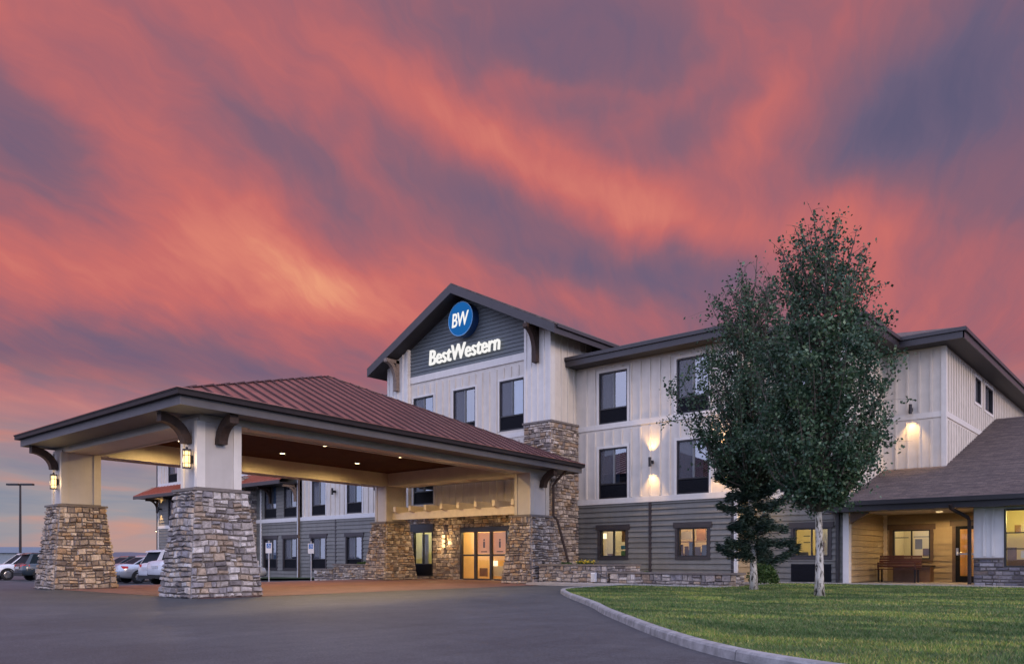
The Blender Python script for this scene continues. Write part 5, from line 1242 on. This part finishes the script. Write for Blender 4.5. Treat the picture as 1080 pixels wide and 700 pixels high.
# ------------------------------------------------------------------ cars
def car(loc, rz, paint, label, suv=False, scale=1.0, cat='car'):
    C_ = thing('parked_car', loc, label, cat, 'cars parked left of the canopy', rz)
    L, Wd = (4.7, 1.86) if suv else (4.75, 1.82)
    hb, hs, hr = (.32, 1.02, 1.70) if suv else (.26, .92, 1.45)
    # stations along y (nose at +y): y, half width, bottom, shoulder height
    if suv: S = [(-2.35, .74, .52, .80), (-2.30, .84, .38, .98), (-2.1, .90, .32, 1.06), (-1.2, .93, .30, 1.06), (.4, .93, .30, 1.04), (1.2, .92, .30, 1.0), (1.9, .88, .32, .93), (2.25, .78, .36, .80), (2.35, .66, .45, .66)]
    else: S = [(-2.38, .70, .48, .78), (-2.32, .82, .34, .96), (-2.0, .88, .28, 1.0), (-1.2, .91, .24, .97), (.4, .91, .24, .92), (1.1, .90, .24, .90), (1.85, .86, .26, .80), (2.25, .76, .32, .68), (2.38, .62, .42, .56)]
    def sec(y, w_, b, s_): return [(-w_*.86, y, b), (-w_*.98, y, b+.1), (-w_, y, (b+s_)/2), (-w_*.97, y, s_-.1), (-w_*.88, y, s_), (-w_*.45, y, s_+.035), (w_*.45, y, s_+.035), (w_*.88, y, s_), (w_*.97, y, s_-.1), (w_, y, (b+s_)/2), (w_*.98, y, b+.1), (w_*.86, y, b)]
    mb = MB(); mb.rings([sec(*s_) for s_ in S]); body = mb.build('body', paint, C_, smooth=True, local=True)
    sh_ = S[4][3]
    # greenhouse: base outline and roof outline
    if suv: G = [(-2.20, -1.85, .80, .66), (-1.2, -1.1, .84, .70), (.1, .0, .84, .70), (1.15, .45, .80, .64)]
    else: G = [(-1.85, -1.0, .74, .58), (-1.1, -.6, .80, .62), (.1, .1, .80, .62), (1.2, .42, .76, .58)]
    base = [(-g[2], g[0]) for g in G]+[(g[2], g[0]) for g in reversed(G)]; top = [(-g[3], g[1]) for g in G]+[(g[3], g[1]) for g in reversed(G)]
    zb = sh_-.03; mb = MB(); mb.rings([[(x, y, zb) for x, y in base], [(x, y, hr-.09) for x, y in top]]); mb.build('window_glass', M['car_glass'], C_, local=True)
    mb = MB(); mb.rings([[(x*1.01, y*1.01, hr-.10) for x, y in top], [(x*1.0, y*1.0, hr-.035) for x, y in top], [(x*.86, y*.93, hr) for x, y in top]])
    for i in (0, 1, 2, 3):          # pillars
        for sg_ in (-1, 1):
            bb = Vector((sg_*G[i][2]*1.005, G[i][0], zb)); tt = Vector((sg_*G[i][3]*1.01, G[i][1], hr-.09)); wv = .13 if (suv and i == 0) else .05
            mb.hexa([bb+Vector((-.03, -.02, 0)), bb+Vector((.012*sg_+.012, -.02, 0)), bb+Vector((.012*sg_+.012, wv*1.6, 0)), bb+Vector((-.03, wv*1.6, 0)), tt+Vector((-.03, -.02, 0)), tt+Vector((.012, -.02, 0)), tt+Vector((.012, wv, 0)), tt+Vector((-.03, wv, 0))])
    if suv: mb.hexa([(-.64, -2.05, hr-.12), (.64, -2.05, hr-.12), (.66, -1.75, hr-.09), (-.66, -1.75, hr-.09), (-.62, -2.03, hr-.07), (.62, -2.03, hr-.07), (.66, -1.75, hr-.03), (-.66, -1.75, hr-.03)])
    mb.build('roof', paint, C_, local=True)
    for sg_ in (-1, 1):
        for yy in (-1.42, 1.42):
            x = sg_*(.90 if suv else .87); r = .36 if suv else .33
            mb = MB(); mb.tube([(x-sg_*.20, yy, r), (x-sg_*.02, yy, r), (x+sg_*.025, yy, r)], [r, r, r-.04], 24); wl = mb.build('wheel', M['tyre'], C_, local=True)
            mb = MB(); mb.tube([(x+sg_*.02, yy, r), (x+sg_*.034, yy, r)], [r*.62, r*.5], 18)
            for k in range(5):
                a = k*2*math.pi/5; mb.hexa([(x+sg_*.03, yy+math.cos(a+.25*q)*rr_, r+math.sin(a+.25*q)*rr_) for q, rr_ in ((-1, .05), (1, .05), (.5, r*.66), (-.5, r*.66))]+[(x+sg_*.045, yy+math.cos(a+.25*q)*rr_, r+math.sin(a+.25*q)*rr_) for q, rr_ in ((-1, .05), (1, .05), (.5, r*.66), (-.5, r*.66))])
            mb.build('rim', M['rim'], wl, local=True)
            mb = MB(); n = 14; rg = []          # dark wheel arch
            for k in range(n+1):
                a = math.pi*k/n; rg.append([(sg_*(.935 if suv else .913), yy+math.cos(a)*rr_, r+math.sin(a)*rr_) for rr_ in (r-.02, r+.06)]+[(sg_*.80, yy+math.cos(a)*rr_, r+math.sin(a)*rr_) for rr_ in (r+.06, r-.02)])
            mb.rings(rg); mb.build('wheel_arch', M['tyre'], C_, local=True)
        zt = .84 if not suv else .93
        mb = MB(); mb.hexa([(sg_*.42, -2.36, zt-.07), (sg_*.80, -2.30, zt-.09), (sg_*.895, -1.98, zt-.05), (sg_*.5, -2.0, zt-.05), (sg_*.42, -2.35, zt+.05), (sg_*.80, -2.29, zt+.07), (sg_*.89, -1.98, zt+.05), (sg_*.5, -2.0, zt+.05)]); mb.build('tail_light', M['tail'], C_, local=True)
        mb = MB(); mb.hexa([(sg_*.45, 2.24, .60), (sg_*.76, 2.12, .60), (sg_*.87, 1.8, .66), (sg_*.5, 1.9, .66), (sg_*.45, 2.22, .70), (sg_*.76, 2.08, .72), (sg_*.86, 1.8, .77), (sg_*.5, 1.9, .74)]); mb.build('headlight', M['plate'], C_, local=True)
        mb = MB(); mb.hexa([(sg_*.86, .72, 1.0), (sg_*1.04, .70, 1.0), (sg_*1.04, .84, 1.0), (sg_*.86, .86, 1.0), (sg_*.86, .72, 1.10), (sg_*1.04, .72, 1.12), (sg_*1.04, .84, 1.10), (sg_*.86, .86, 1.08)]); mb.build('wing_mirror', paint, C_, local=True)
    mb = MB(); mb.box(-.26, -2.41, .70 if not suv else .74, .26, -2.37, .81 if not suv else .86); mb.build('number_plate', M['plate'], C_, local=True)
    mb = MB(); mb.box(-.72, -2.36, .30, .72, -2.2, .46); mb.build('bumper', M['tyre'], C_, local=True); mb = MB(); mb.box(-.6, 2.2, .32, .6, 2.36, .5); mb.build('bumper', M['tyre'], C_, local=True)
    return C_
car((-38.05, 19.45, zg(-38.05)), 0, M['car_white'], 'white SUV with its tail half hidden behind the nearest column', True)
car((-42.15, 19.7, zg(-42)), R(-1), M['car_silver'], 'silver sedan between the two front columns')
car((-45.6, 20.3, zg(-45.6, 18)), 0, M['car_dark'], 'black car showing its roof beyond the silver sedan')
car((-32.1, 17.2, zg(-32.1)), 0, M['car_white'], 'white sedan whose nose shows right of the nearest column base')
car((-53.5, 18.8, zg(-53.5)), 0, M['car_dark'], 'dark blue SUV with red tail lights left of the far column', True)
car((-57.3, 18.2, zg(-57.3)), R(180), M['car_white'], 'white SUV parked nose out at the left edge', True)
